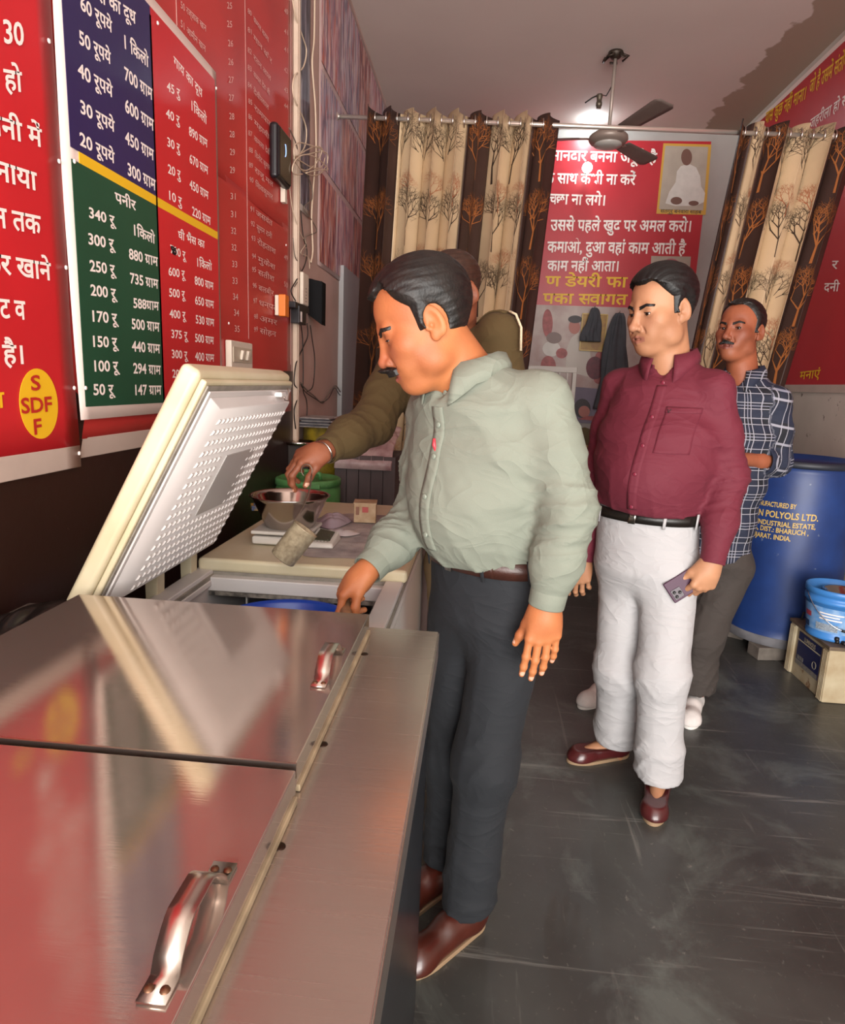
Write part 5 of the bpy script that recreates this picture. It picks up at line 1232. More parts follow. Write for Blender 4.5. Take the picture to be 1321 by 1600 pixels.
MB().box2((XL+.0755, y0_+.03, z0_+.02), (XL+.077, y1_-.01, z1_-.01)).build('front_panel', mat('black_matt', '0D0D0F', .75, spec=.15), st_)
es = thing('extension_board', (XL, PX(476, 450, XL).y, PX(476, 450, XL).z), 'cream extension board hanging upright beside the black box', 'socket')
y0_, y1_ = PX(471, 460, XL+.03).y, PX(480, 460, XL+.03).y
MB().box2((XL+.004, y0_, PX(476, 478, XL+.03).z), (XL+.040, y1_, PX(476, 427, XL+.03).z)).build('body', OFF, es, bevel=.008, seg=3)
for k in range(5): MB().box2((XL+.0402, (y0_+y1_)/2-.012, PX(476, 472-k*5, XL+.03).z), (XL+.0412, (y0_+y1_)/2+.006, PX(476, 471-k*5, XL+.03).z)).build('slot', CB, es)
ad = thing('power_adapter', (XL, PX(468, 490, XL).y, PX(468, 490, XL).z), 'black plug-in power adapter with white label under the extension board', 'plug')
y0_, y1_ = PX(465, 490, XL+.04).y, PX(476, 490, XL+.04).y
MB().box2((XL+.006, y0_, PX(468, 506, XL+.04).z), (XL+.050, y1_, PX(468, 478, XL+.04).z)).build('body', BLK, ad, bevel=.004)
MB().box2((XL+.0502, y0_+.02, PX(468, 503, XL+.04).z), (XL+.051, y0_+.045, PX(468, 487, XL+.04).z)).build('label', WHT, ad)
MB().box2((XL+.006, y0_-.05, PX(468, 484, XL+.04).z), (XL+.044, y1_+.08, PX(468, 474, XL+.04).z)).build('socket_block', BLK, ad, bevel=.003)
cable('cord', 'thin black cord hanging straight from the power adapter', [(470, 505), (473, 530), (474, 580), (474, 610), (479, 625), (480, 645), (477, 680)], .0030, CB)
cable('cord', 'black cord crossing leftwards behind the open lid', [(480, 505), (481, 525), (475, 540), (466, 560), (462, 572), (460, 600), (468, 612), (460, 640), (462, 670)], .0030, CB)
cable('cord', 'black cord bowing to the right below the set-top box', [(485, 508), (488, 530), (492, 560), (491, 590), (488, 606), (480, 612)], .0030, CB)
cable('cord', 'twisted dark cord zigzagging along the wall to the curtain', [(470, 598), (478, 608), (490, 618), (504, 630), (512, 618), (524, 603), (532, 612), (538, 619), (548, 606)], .0038, CG)
cable('cord', 'second strand of the zigzag cord along the wall', [(470, 600), (477, 612), (491, 622), (503, 628), (514, 622), (523, 606), (531, 617), (539, 616), (549, 603)], .0026, CB)
# ------------------------------------------------------------------ fan, holder, bulb
fc_ = PZ(963, 80, ZC); FY = fc_.y; mz_ = P(948, 216, FY).z; FX = fc_.x
fan = thing('ceiling_fan', (FX, FY, ZC), 'grey-brown three-bladed ceiling fan behind the curtain rod', 'fan')
FB = mat('fan_brown_grey', '6E5F58', .45, vary=.15, vscale=10); FM = mat('fan_motor', '8F8076', .4, .2)
mb = MB(); mb.lathe([(.012, ZC), (.05, ZC-.005), (.055, ZC-.02), (.03, ZC-.045), (.014, ZC-.05)], (FX, FY, 0), None, 24); mb.build('canopy', mat('fan_bracket_dark', '3A3028', .5, .5), fan, True)
for k in range(5):
    a = k*1.3; MB().tube([(FX+.03*math.cos(a), FY+.03*math.sin(a), ZC-.01), (FX+.09*math.cos(a), FY+.09*math.sin(a), ZC-.03-.01*k), (FX+.07*math.cos(a+.6), FY+.07*math.sin(a+.6), ZC-.045)], .008, 8).build('bracket_arm', MATS['fan_bracket_dark'], fan, True)
MB().tube([(FX, FY, ZC-.03), (FX, FY, mz_+.04)], .012, 12).build('down_rod', mat('rod_painted', 'A3968C', .4, .3), fan, True)
MB().lathe([(.0001, .075), (.02, .075), (.035, .06), (.04, .045), (.11, .03), (.135, .010), (.138, -.012), (.125, -.03), (.06, -.048), (.0001, -.052)], (FX, FY, mz_), None, 40).build('motor', FM, fan, True)
MB().lathe([(.095, -.035), (.098, -.050), (.05, -.062), (.0001, -.066)], (FX, FY, mz_), None, 40).build('motor_cap', mat('fan_cap_pale', 'A9A49E', .35), fan, True)
for dg in (-68, 50, 172):
    R = Matrix.Rotation(math.radians(dg), 3, 'Z'); c0 = Vector((FX, FY, mz_))
    def bp_(r, w, z): return c0+R@Vector((r, w, z))
    def f(u, v):
        r = .20+.45*u; w = (.055+.02*u)*(2*v-1); 
        if u > .9: w *= 1-.35*((u-.9)/.1)**2
        return bp_(r, w, .004-.20*w*1.0)
    bl2 = MB().grid(f, 14, 4).build('blade', FB, fan, True, solid=.003)
    MB().bar(bp_(.10, 0, 0), bp_(.23, 0, .004), .035, .006).build('blade_arm', FM, bl2, bevel=.002)
hp_ = P(937, 155, 5.3)
lh = thing('lamp_holder', (hp_.x, 5.3, hp_.z), 'small empty lamp holder with loose wires near the fan rod', 'lamp')
MB().lathe([(.0001, .03), (.022, .03), (.024, .02), (.018, .0), (.018, -.02), (.022, -.022), (.022, -.045), (.017, -.047), (.017, -.06), (.0001, -.06)], hp_, None, 20).build('socket', mat('brass_dull', '6F675A', .4, .7), lh, True)
MB().tube([hp_+Vector((0, 0, .03)), hp_+Vector((.05, .02, .03)), (FX, FY+.02, hp_.z+.05)], .004, 6).build('wire', CB, lh, True)
MB().tube([hp_+Vector((0, 0, .03)), hp_+Vector((-.05, 0, .01)), hp_+Vector((-.10, 0, -.025))], .005, 6).build('spur', CB, lh, True)
bpz = P(918, 262, YB-.14)
bu = thing('led_bulb', (bpz.x, YB-.014, bpz.z), 'glowing white bulb on a holder in front of the red banner', 'lamp')
MB().lathe([(.0001, .046), (.022, .042), (.038, .028), (.045, .008), (.043, -.010), (.030, -.034), (.016, -.050), (.0001, -.052)], bpz, Matrix.Rotation(math.pi/2, 3, 'X'), 28).build('globe', mat('bulb_glow', 'F4FFFB', .3, emit=14), bu, True)
MB().tube([bpz+Vector((0, .034, 0)), bpz+Vector((0, YB-.014-bpz.y, 0))], .017, 18).build('base', mat('bulb_base', 'C9C9C4', .4), bu, True)
blo.location = bpz+Vector((.0, -.12, .35))
# ------------------------------------------------------------------ curtain rod and curtains
ry0 = 4.154; ra, rb_ = P(525, 182, ry0), P(1296, 213, ry0); ra.x = XL+.002
rod = thing('curtain_rod', (.5, ry0, 2.9), 'long brushed steel curtain rod across the shop', 'rod')
def rodz(x): return ra.z+(rb_.z-ra.z)*(x-ra.x)/(rb_.x-ra.x)
RM = mat('rod_steel', 'D8CDC2', .28, .75)
MB().tube([ra, rb_], .0125, 20).build('tube', RM, rod, True)
MB().lathe([(.0001, .03), (.016, .028), (.019, .015), (.016, 0), (.0001, 0)], rb_, Matrix.Rotation(math.pi/2, 3, 'Y'), 16).build('finial', RM, rod, True)
MB().lathe([(.03, 0), (.03, .006), (.016, .010), (.014, .02)], ra, Matrix.Rotation(math.pi/2, 3, 'Y'), 20).build('wall_flange', RM, rod, True)
BRN = mat('curtain_brown', '36211A', .55, vary=.2, vscale=5, bump=.25, bscale=300); BEI = mat('curtain_beige', 'C0A684', .5, vary=.15, vscale=4, bump=.2, bscale=300)
TOR = mat('print_tree_orange', '96582A', .6); TDK = mat('print_tree_dark', '33251B', .6); TRD = mat('print_tree_rust', '9C5A3A', .6)
def tree_lines(rs, s):
    segs = []
    def br(x, y, a, l, w, d):
        x2, y2 = x+l*math.sin(a), y+l*math.cos(a); segs.append((x, y, x2, y2, w, w*.7))
        if d == 0: return
        for k in range(3 if d > 3 else 2):
            br(x2, y2, a+rs.uniform(.25, .62)*(-1 if k == 0 else 1 if k == 1 else rs.choice([-.2, .2])), l*rs.uniform(.66, .84), w*.66, d-1)
    br(0, 0, rs.uniform(-.08, .08), .080*s, .0085*s, 6)
    return segs
def curtain(name, label, xt0, xt1, xb0, xb1, ztop, zbot, panels, amp, nw, ph=0):
    """panels: list of (fraction, material kind); the cloth waves in front of and behind the rod"""
    t_ = thing(name, ((xt0+xt1)/2, ry0, zbot), label, 'curtain'); tot = sum(p[0] for p in panels)
    def S(s, v, off=0.0):
        sv = .5+.5*v
        a = 2*math.pi*(nw*s)+ph
        am = amp*(1-.25*v)*(1+.3*math.sin(s*17+1))
        k = xt0+(xt1-xt0)*s; kb = xb0+(xb1-xb0)*s
        x = k+(kb-k)*v+.012*math.sin(2*a)*(1-.3*v)
        z = (rodz(k)+ztop+.012*math.cos(a))*(1-v)+zbot*v
        y = ry0-am*math.sin(a)-.012*math.sin(a*2.3+v*5)*v
        return Vector((x, y-off, z))
    s0 = 0; rs = np.random.RandomState(len(label))
    for fr_, kind in panels:
        s1 = s0+fr_/tot; n = max(8, int((s1-s0)*nw*22))
        pn_ = MB().grid(lambda u, v: S(s0+(s1-s0)*u, v), n, 40).build('panel', BRN if kind == 'b' else BEI, t_, True, solid=.0015)
        # printed trees, laid on the cloth in cloth coordinates
        wid = (s1-s0)*nw*.30
        clothw = (s1-s0)*nw*(2*math.sqrt((abs(xt1-xt0)/nw/2)**2+(1.6*amp)**2)); Hh = ztop+2.9-zbot
        groups = [('print_tree', TOR, 1.15 if kind == 'b' else 1.0)] if kind == 'b' else [('print_tree', TDK, 1.15), ('print_tree_small', TRD, .62)]
        for gi, (gn, gm, sc) in enumerate(groups):
            mb = MB(); rows = int(Hh/(.30*sc if gi == 0 else .34)); cols = max(1, int(round(clothw/(.20*sc if gi == 0 else .26))))
            for r in range(rows):
                for c_ in range(cols):
                    cs = (c_+.5+(.25 if r % 2 else -.25)*(cols > 1)+rs.uniform(-.08, .08))/cols+(.5/cols if gi else 0); cv = (r+.95+rs.uniform(-.05, .05)+(.4 if gi else 0))/rows
                    for (x0, y0, x1, y1_, w0, w1) in tree_lines(rs, sc*1.05):
                        dx, dy2 = x1-x0, y1_-y0; L_ = math.hypot(dx, dy2); nx_, ny_ = -dy2/L_, dx/L_; q = []
                        for (px_, py_, w) in ((x0, y0, w0), (x1, y1_, w1)):
                            for sg in (-1, 1):
                                uu = cs+(px_+nx_*sg*w/2)/clothw; vv = cv-(py_+ny_*sg*w/2)/Hh; q.append((uu, vv))
                        if all(0.01 < a_ < .99 and 0.0 < b2 < 1 for a_, b2 in q):
                            pts_ = [S(s0+(s1-s0)*a_, b2, .0040) for a_, b2 in q]; mb.add(pts_, [(0, 1, 3, 2)])
            if mb.v:
                o_ = flat_build(mb, gn, gm, pn_); o_['kind'] = 'stuff'
        s0 = s1
    for k in range(int(nw*2)):      # eyelets where the cloth crosses the rod
        s = (k*math.pi-ph)/(2*math.pi*nw)
        if .01 < s < .99:
            p = S(s, 0); p.z = rodz(p.x); p.y = ry0
            MB().tube([p+Vector((0, .030*math.cos(t), .030*math.sin(t))) for t in np.linspace(0, 2*math.pi, 25)[:-1]], .0045, 8, closed=True).build('eyelet', CHR, t_, True)
    return t_
def PXY(x, y): return P(x, y, ry0).x
curtain('curtain', 'brown and beige tree-print curtain on the left half of the rod', PXY(575, 185), PXY(872, 198), PXY(548, 640)-.02, PXY(820, 545)-.05, .045, .25,
        [(50, 'b'), (108, 'c'), (42, 'b'), (62, 'c'), (40, 'b')], .058, 8.5, .9)
curtain('curtain', 'brown and beige tree-print curtain on the right half of the rod', PXY(1150, 205), PXY(1345, 215), PXY(1150, 205)-.26, PXY(1345, 215)-.38, .045, .35,
        [(26, 'b'), (16, 'c'), (26, 'b'), (66, 'c'), (36, 'b')], .055, 5.5, .9)
# ------------------------------------------------------------------ drum, bucket, battery
dc = Vector((P(1226, 900, 3.78).x, 3.78)); dr = .285; dz0, dz1 = .075, 1.105
DB = mat('drum_blue', '1E3A74', .45, vary=.25, vscale=5, vcol='182C5C', wear=('7E8796', 16, .69), bump=.1, bscale=15)
nt, b = nodes_of(DB)   # dust rubbed on near the foot of the drum
dru = thing('drum', (dc.x, dc.y, dz0), 'tall blue plastic drum with yellow lettering at the right wall', 'drum')
MB().lathe([(.0001, dz0), (dr*.93, dz0), (dr*.98, dz0+.012), (dr*.98, dz0+.05), (dr*.965, dz0+.058), (dr, dz0+.10), (dr, .70), (dr*1.0, dz1-.12), (dr*.975, dz1-.07), (dr*.96, dz1-.055), (dr*.985, dz1-.045), (dr*.985, dz1-.012), (dr*.95, dz1-.005), (dr*.93, dz1-.03), (.0001, dz1-.03)], (dc.x, dc.y, 0), None, 72).build('shell', DB, dru, True)
MB().lathe([(dr*.985, dz0), (dr*1.0, dz0+.005), (dr*1.0, dz0+.045), (dr*.985, dz0+.052)], (dc.x, dc.y, 0), None, 72).build('foot_ring', mat('drum_dusty_foot', '6D6C70', .8, vary=.4, vscale=12), dru, True)
MB().lathe([(dr*.985, dz1-.045), (dr*1.02, dz1-.040), (dr*1.02, dz1-.012), (dr*.985, dz1-.008)], (dc.x, dc.y, 0), None, 72).build('top_ring', mat('drum_dark_ring', '20242E', .5), dru, True)
LET = mat('drum_lettering_yellow', 'C9A85A', .55)
def oncyl(x, y):
    r = ray(x, y); o_ = np.array([0, 0, CAMH]); a = r[0]**2+r[1]**2; b2 = -2*(r[0]*dc.x+r[1]*dc.y); c2 = dc.x**2+dc.y**2-dr**2
    t = (-b2-math.sqrt(max(0, b2*b2-4*a*c2)))/(2*a); p = o_+r*t; return math.atan2(p[1]-dc.y, p[0]-dc.x), p[2]
for s, x0, y0, x1, y1_, h in (('MANUFACTURED BY', 1180, 787, 1245, 794, 7.5), ('AN POLYOLS LTD.', 1179, 803, 1279, 812, 10), ('. C. INDUSTRIAL ESTATE,', 1172, 814.5, 1275, 823.5, 7.5), ('IA, DIST.: BHARUCH ,', 1178, 825.5, 1264, 834.5, 7.5), ('UJARAT. INDIA.', 1177, 836.5, 1236, 844, 7.5)):
    V, F = layout(s, .022); (t0, z0_), (t1, z1_) = oncyl(x0, y0), oncyl(x1, y1_); hh = oncyl(x0, y0-h)[1]-z0_; u0, u1 = V[:, 0].min(), V[:, 0].max()
    if t0 > 0: t0 -= 2*math.pi
    if t1 > 0: t1 -= 2*math.pi
    vs = []
    for v in V:
        k = (v[0]-u0)/(u1-u0); t = t0+(t1-t0)*k; vs.append((dc.x+(dr+.0015)*math.cos(t), dc.y+(dr+.0015)*math.sin(t), z0_+(z1_-z0_)*k*.5+v[1]/.7*hh))
    me = bpy.data.meshes.new('lettering'); me.from_pydata(vs, [], F); link('lettering', me, LET, dru, False)
CON = mat('rough_concrete', '6E665E', .9, vary=.3, vscale=20, bump=.5, bscale=60)
for i, (x, y) in enumerate(((dc.x-.10, dc.y-.20), (dc.x+.16, dc.y+.1), (dc.x-.15, dc.y+.14))):
    o_ = MB().box((x, y, .037), (.22, .11, .074), Matrix.Rotation(.15+.4*i, 3, 'Z')).build('concrete_block', CON, None, bevel=.006); tag(o_, ('rough grey concrete block under the front of the blue drum', 'rough grey concrete block under the right rear of the blue drum', 'rough grey concrete block under the left rear of the blue drum')[i], 'block', 'blocks under the drum')
bk0 = Vector((1.712, 3.035, 0)); bx0, bx1, by0, by1, bz = 1.700, 1.93, 3.04, 3.43, .285
BC = mat('battery_cream', 'B8AC90', .6, vary=.3, vscale=7, vcol='9C8868', wear=('7A5638', 12, .68))
bat = thing('battery', ((bx0+bx1)/2, (by0+by1)/2, 0), 'cream inverter battery with a dark blue label beside the drum', 'battery')
MB().box2((bx0+.012, by0+.012, 0), (bx1-.012, by1-.012, bz-.02)).build('case', BC, bat, bevel=.004)
for y0_, y1_ in ((by0, by0+.055), (by1-.055, by1)):
    MB().box2((bx0, y0_, 0), (bx1, y1_, bz-.018)).build('corner_post', BC, bat, bevel=.008)
    for k in range(4): MB().box2((bx0-.003, y0_+.008+k*.012, .004), (bx0+.004, y0_+.013+k*.012, bz-.03)).build('rib', BC, bat, bevel=.001)
MB().box2((bx0-.006, by0-.006, bz-.018), (bx1+.006, by1+.006, bz)).build('top_cover', mat('battery_top', '6B5A48', .7, vary=.4, vscale=14, vcol='4A3D32'), bat, bevel=.003)
lab = MB().box2((bx0+.008, by0+.085, .075), (bx0+.0118, by1-.085, .245)).build('label', mat('label_navy', '1C2350', .4, vary=.15, vscale=30), bat)
MB().box2((bx0+.0072, by0+.085, .200), (bx0+.0082, by1-.085, .206)).build('label_rule', mat('label_cream', 'BDB498', .5), lab)
MB().box2((bx0+.0072, by0+.085, .075), (bx0+.0082, by1-.085, .100)).build('label_footer', mat('label_grey', '85817C', .5, vary=.4, vscale=80), lab)
for k in range(3): MB().box2((bx0+.0070, by1-.115-k*.022, .104), (bx0+.0080, by1-.098-k*.022, .124)).build('label_box', mat('label_grey', '85817C'), lab)
MB().tube([Vector((bx0+.0075, by0+.125+.018*math.cos(t), .135+.018*math.sin(t))) for t in np.linspace(0, 2*math.pi, 20)[:-1]], .0012, 5, closed=True).build('label_badge', MATS['label_cream'], lab)
letter(lab, 'LUMINOUS', (bx0+.0078, by1-.145, .212), (bx0+.0078, by0+.135, .212), .022, ZU, NXm, MATS['label_cream'], .02, .0012)
v = (bx0+.0078, by1-.105, .178); letter(lab, 'tubular battery', v, (bx0+.0078, by0+.16, .178), .010, ZU, NXm, MATS['label_grey'], .005, .0012) if False else None
bcx, bcy, bb = P(1265, 918, 3.20).x+.142, 3.20, bz+.001
LB = mat('bucket_light_blue', '3F7FC4', .38, vary=.1, vscale=6)
bkt = thing('bucket', (bcx, bcy, bb), 'light blue plastic bucket with printed wrap and wire handle on the battery', 'bucket')
hb = P(1265, 918, 3.20).z-bb+.015
MB().lathe([(.0001, .0), (.112, .0), (.116, .004), (.118, .02), (.113, .024), (.134, hb-.07), (.142, hb-.068), (.142, hb-.050), (.136, hb-.047), (.137, hb-.030), (.145, hb-.028), (.145, hb-.005), (.141, hb), (.136, hb-.002), (.130, hb-.06), (.109, .008), (.0001, .008)], (bcx, bcy, bb), None, 56).build('shell', LB, bkt, True)
mb = MB()
for k in range(33):
    a = math.radians(150+k*150/32); 
    for z, r in ((.040, .1165), (hb-.085, .1335)): mb.v.append((bcx+(r+.001)*math.cos(a), bcy+(r+.001)*math.sin(a), bb+z))
    if k: mb.f.append((2*k-2, 2*k, 2*k+1, 2*k-1))
mb.build('printed_wrap', mat('wrap_print_blue', '88A9CE', .45, vary=.5, vscale=24, vcol='4C86C2'), bkt, True)
for a0, a1, z0_, z1_, m in ((172, 192, .10, .125, mat('wrap_red', 'A03A48', .5)), (165, 186, .045, .075, mat('wrap_navy', '22385E', .5)), (205, 250, .03+.02, .085, mat('wrap_grey', '97A2AE', .6, vary=.5, vscale=140)), (212, 255, .105, .112, WHT), (212, 250, .120, .126, WHT), (212, 257, .134, .140, WHT)):
    mb = MB()
    for k in range(9):
        a = math.radians(a0+(a1-a0)*k/8)
        for z in (z0_, z1_): r = .1165+(z-.04)/(hb-.125)*.017; mb.v.append((bcx+(r+.003)*math.cos(a), bcy+(r+.003)*math.sin(a), bb+z))
        if k: mb.f.append((2*k-2, 2*k, 2*k+1, 2*k-1))
    mb.build('wrap_print', m, bkt, True)
mb = MB(); mb.tube([(bcx+.146*math.cos(t)*1.0, bcy-.148*math.sin(t)*math.cos(.75*math.sin(t)) if False else bcy-.150*math.sin(t), bb+hb-.03-.15*math.sin(t)) for t in np.linspace(0, math.pi, 30)], .0024, 8)
hnd = mb.build('wire_handle', mat('wire_bright', 'C9CCD2', .25, 1), bkt, True)
MB().tube([(bcx+.146*math.cos(t), bcy-.150*math.sin(t), bb+hb-.03-.15*math.sin(t)) for t in np.linspace(1.3, 1.85, 8)], .006, 10).build('hand_grip', CB, hnd, True)
bb2 = thing('steel_bowl', (bcx+.03, bcy-.01, bb+hb-.09), 'small steel bowl sitting inside the mouth of the light blue bucket', 'bowl')
MB().lathe([(.0001, -.05), (.05, -.048), (.085, -.005), (.095, .0), (.098, .003), (.09, .002), (.082, -.003), (.048, -.044), (.0001, -.046)], (bcx+.028, bcy, bb+hb-.022), None, 40).build('shell', bs, bb2, True)
rs = np.random.RandomState(2); nut = mat('black_terminal', '151316', .5)
cx2, cy2 = 1.775, 3.085
tb2 = thing('terminal_caps', (cx2, cy2, bz), 'heap of small black battery caps on the near corner of the battery', 'caps')
for k in range(9):
    p = Vector((cx2+rs.uniform(-.03, .045), cy2+rs.uniform(-.018, .03), bz+.009+(.014 if k > 5 else 0)))
    MB().lathe([(.0001, .009), (.008, .008), (.011, 0), (.010, -.008), (.0001, -.009)], p, Matrix.Rotation(rs.uniform(0, 2), 3, 'X'), 14).build('cap', nut, tb2, True)
wr_ = MB().tube([(1.735, 3.40, bz+.004), (1.75, 3.42, bz+.035), (1.79, 3.42, bz+.04), (1.85, 3.40, bz+.01)], .005, 8).build('battery_lead', CB, None, True); tag(wr_, 'black battery lead arching behind the light blue bucket', 'cable')
# ------------------------------------------------------------------ things by the back wall
cp = P(862, 592, 5.75); pch = thing('plastic_chair', (cp.x, 5.9, 0), 'white plastic lattice-backed chair before the back wall', 'chair'); CHW = mat('chair_white_plastic', 'B9AFA6', .45)
cz = P(884, 574, 5.75).z; cw = .21
MB().box2((cp.x-cw, 5.72, .42), (cp.x+cw, 6.1, .445)).build('seat', CHW, pch, bevel=.008)
bkr = MB().bar((cp.x-cw, 5.75, cz-.02), (cp.x+cw, 5.75, cz-.02), .03, .05).build('backrest', CHW, pch, bevel=.006)
for s in (-1, 1):
    MB().bar((cp.x+s*(cw-.02), 5.75, .44), (cp.x+s*(cw-.02), 5.75, cz-.04), .035, .04, (0, 1, 0)).build('back_post', CHW, pch, bevel=.004)
    for y in (5.75, 6.07): MB().bar((cp.x+s*(cw-.02), y, 0), (cp.x+s*(cw-.02), y, .42), .035, .035, (0, 1, 0)).build('leg', CHW, pch)
for k in range(5): MB().bar((cp.x-.13+.065*k, 5.75, .52), (cp.x-.13+.065*k, 5.75, cz-.04), .010, .022, (0, 1, 0)).build('slat', CHW, bkr)
for k in range(4): MB().bar((cp.x-cw+.02, 5.752, .60+.13*k), (cp.x+cw-.02, 5.752, .60+.13*k), .008, .018).build('slat', CHW, bkr)
tbm = mat('table_sheet_lilac', '7F7686', .7, vary=.15, vscale=6)
tt = thing('side_table', (.83, YB-.3, 0), 'small table against the back wall seen between the two nearest men', 'table')
MB().box2((.50, YB-.52, .70), (1.25, YB-.06, .73)).build('top', DW, tt, bevel=.003)
for x in (.54, 1.21):
    for y in (YB-.48, YB-.10): MB().box2((x-.02, y-.02, 0), (x+.02, y+.02, .70)).build('leg', DW, tt)
a_ = P(913, 608, YB-.03); b__ = P(935, 660, YB-.03)
ps = thing('poster', (a_.x, YB-.01, b__.z), 'lilac poster with a dark-haired head low on the back wall', 'poster')
flatshape(ps, 'ground', [(890, 660), (940, 662), (943, 608), (893, 604)], tbm, .006, XYB); blob(ps, 'print_hair', 910, 638, 13, 15, pdk, .008); blob(ps, 'print_face', 913, 643, 9, 9, mat('print_face_tone'  , 'A8665A'), .0095); flatshape(ps, 'print_shirt', [(903, 655), (940, 658), (938, 650), (918, 650)], prd, .0105)
hb_ = P(915, 660, YB-.3)
bg = thing('shoulder_bag', (hb_.x, YB-.3, .73), 'olive cloth bag slumped on the table by the back wall', 'bag')
def f(u, v):
    a = u*2*math.pi; r = .17*math.sin(math.pi*min(1, v*.93+.07))**.5*(1+.10*math.sin(a*4+v*5)); return (hb_.x+r*math.cos(a), YB-.3+r*.7*math.sin(a), .732+.34*v)
MB().grid(f, 36, 16).build('body', mat('olive_cloth', '5C5034', .9, vary=.35, vscale=12, bump=.4, bscale=60), bg, True)
MB().tube([(hb_.x-.15, YB-.42, .95), (hb_.x-.05, YB-.445, .90), (hb_.x+.08, YB-.445, .91), (hb_.x+.16, YB-.40, .98)], .012, 8).build('strap', mat('strap_gold', '8C7040', .6), bg, True)
# ------------------------------------------------------------------ the four men
if 'CHR' not in globals(): CHR = mat('polished_steel', 'C4BAB2', .30, 1)
def plaid_mat():
    m = mat('plaid_cotton', '1C2233', .8, bump=.15, bscale=500, wrinkle=.35); nt, b = nodes_of(m)
    at = nt.nodes.new('ShaderNodeAttribute'); at.attribute_name = 'cloth'; sp = nt.nodes.new('ShaderNodeSeparateXYZ'); nt.links.new(at.outputs['Vector'], sp.inputs[0])
    def mth(op, a, b_=None, c=None):
        n = nt.nodes.new('ShaderNodeMath'); n.operation = op
        for i, v in enumerate((a, b_, c)):
            if v is None: continue
            if isinstance(v, (int, float)): n.inputs[i].default_value = v
            else: nt.links.new(v, n.inputs[i])
        return n.outputs[0]
    def stripe(x, per, off, w):
        f = mth('FRACT', mth('ADD', mth('DIVIDE', x, per), off)); return mth('LESS_THAN', mth('ABSOLUTE', mth('SUBTRACT', f, .5)), w/per/2)
    col = None; base = (*lin(hexc('070A15')), 1)
    def over(prev, fac, c, k):
        mx = nt.nodes.new('ShaderNodeMix'); mx.data_type = 'RGBA'; nt.links.new(mth('MULTIPLY', fac, k), mx.inputs[0])
        if prev is None: mx.inputs[6].default_value = base
        else: nt.links.new(prev, mx.inputs[6])
        mx.inputs[7].default_value = (*lin(hexc(c)), 1); return mx.outputs[2]
    for ax in (0, 1):
        col = over(col, stripe(sp.outputs[ax], .062, .0, .026), '151D33', .6)
    for ax in (0, 1):
        col = over(col, stripe(sp.outputs[ax], .062, .30, .0034), '8F8E98', .85)
        col = over(col, stripe(sp.outputs[ax], .062, .70, .0034), '8F8E98', .85)
        col = over(col, stripe(sp.outputs[ax], .124, .5, .003), '8E8FA0', .7)
    nt.links.new(col, b.inputs['Base Color']); return m
leather_dk = mat('belt_brown_leather', '3B2019', .38, bump=.2, bscale=300, vary=.3, vscale=30)
leather_bk = mat('belt_black_leather', '15120F', .4, bump=.2, bscale=300)
shoe_br = mat('shoe_brown_leather', '481C12', .34, vary=.35, vscale=14, coat=.4)
shoe_mr = mat('shoe_maroon_leather', '4A1A1B', .30, vary=.35, vscale=18, coat=.3)
shoe_bk = mat('shoe_black_leather', '17130F', .4)
shoe_wh = mat('shoe_white_canvas', 'CFC8C4', .8, vary=.15, vscale=30)
sole_lt = mat('sole_tan', '8C7358', .7); sole_dk = mat('sole_dark', '2A211C', .7)
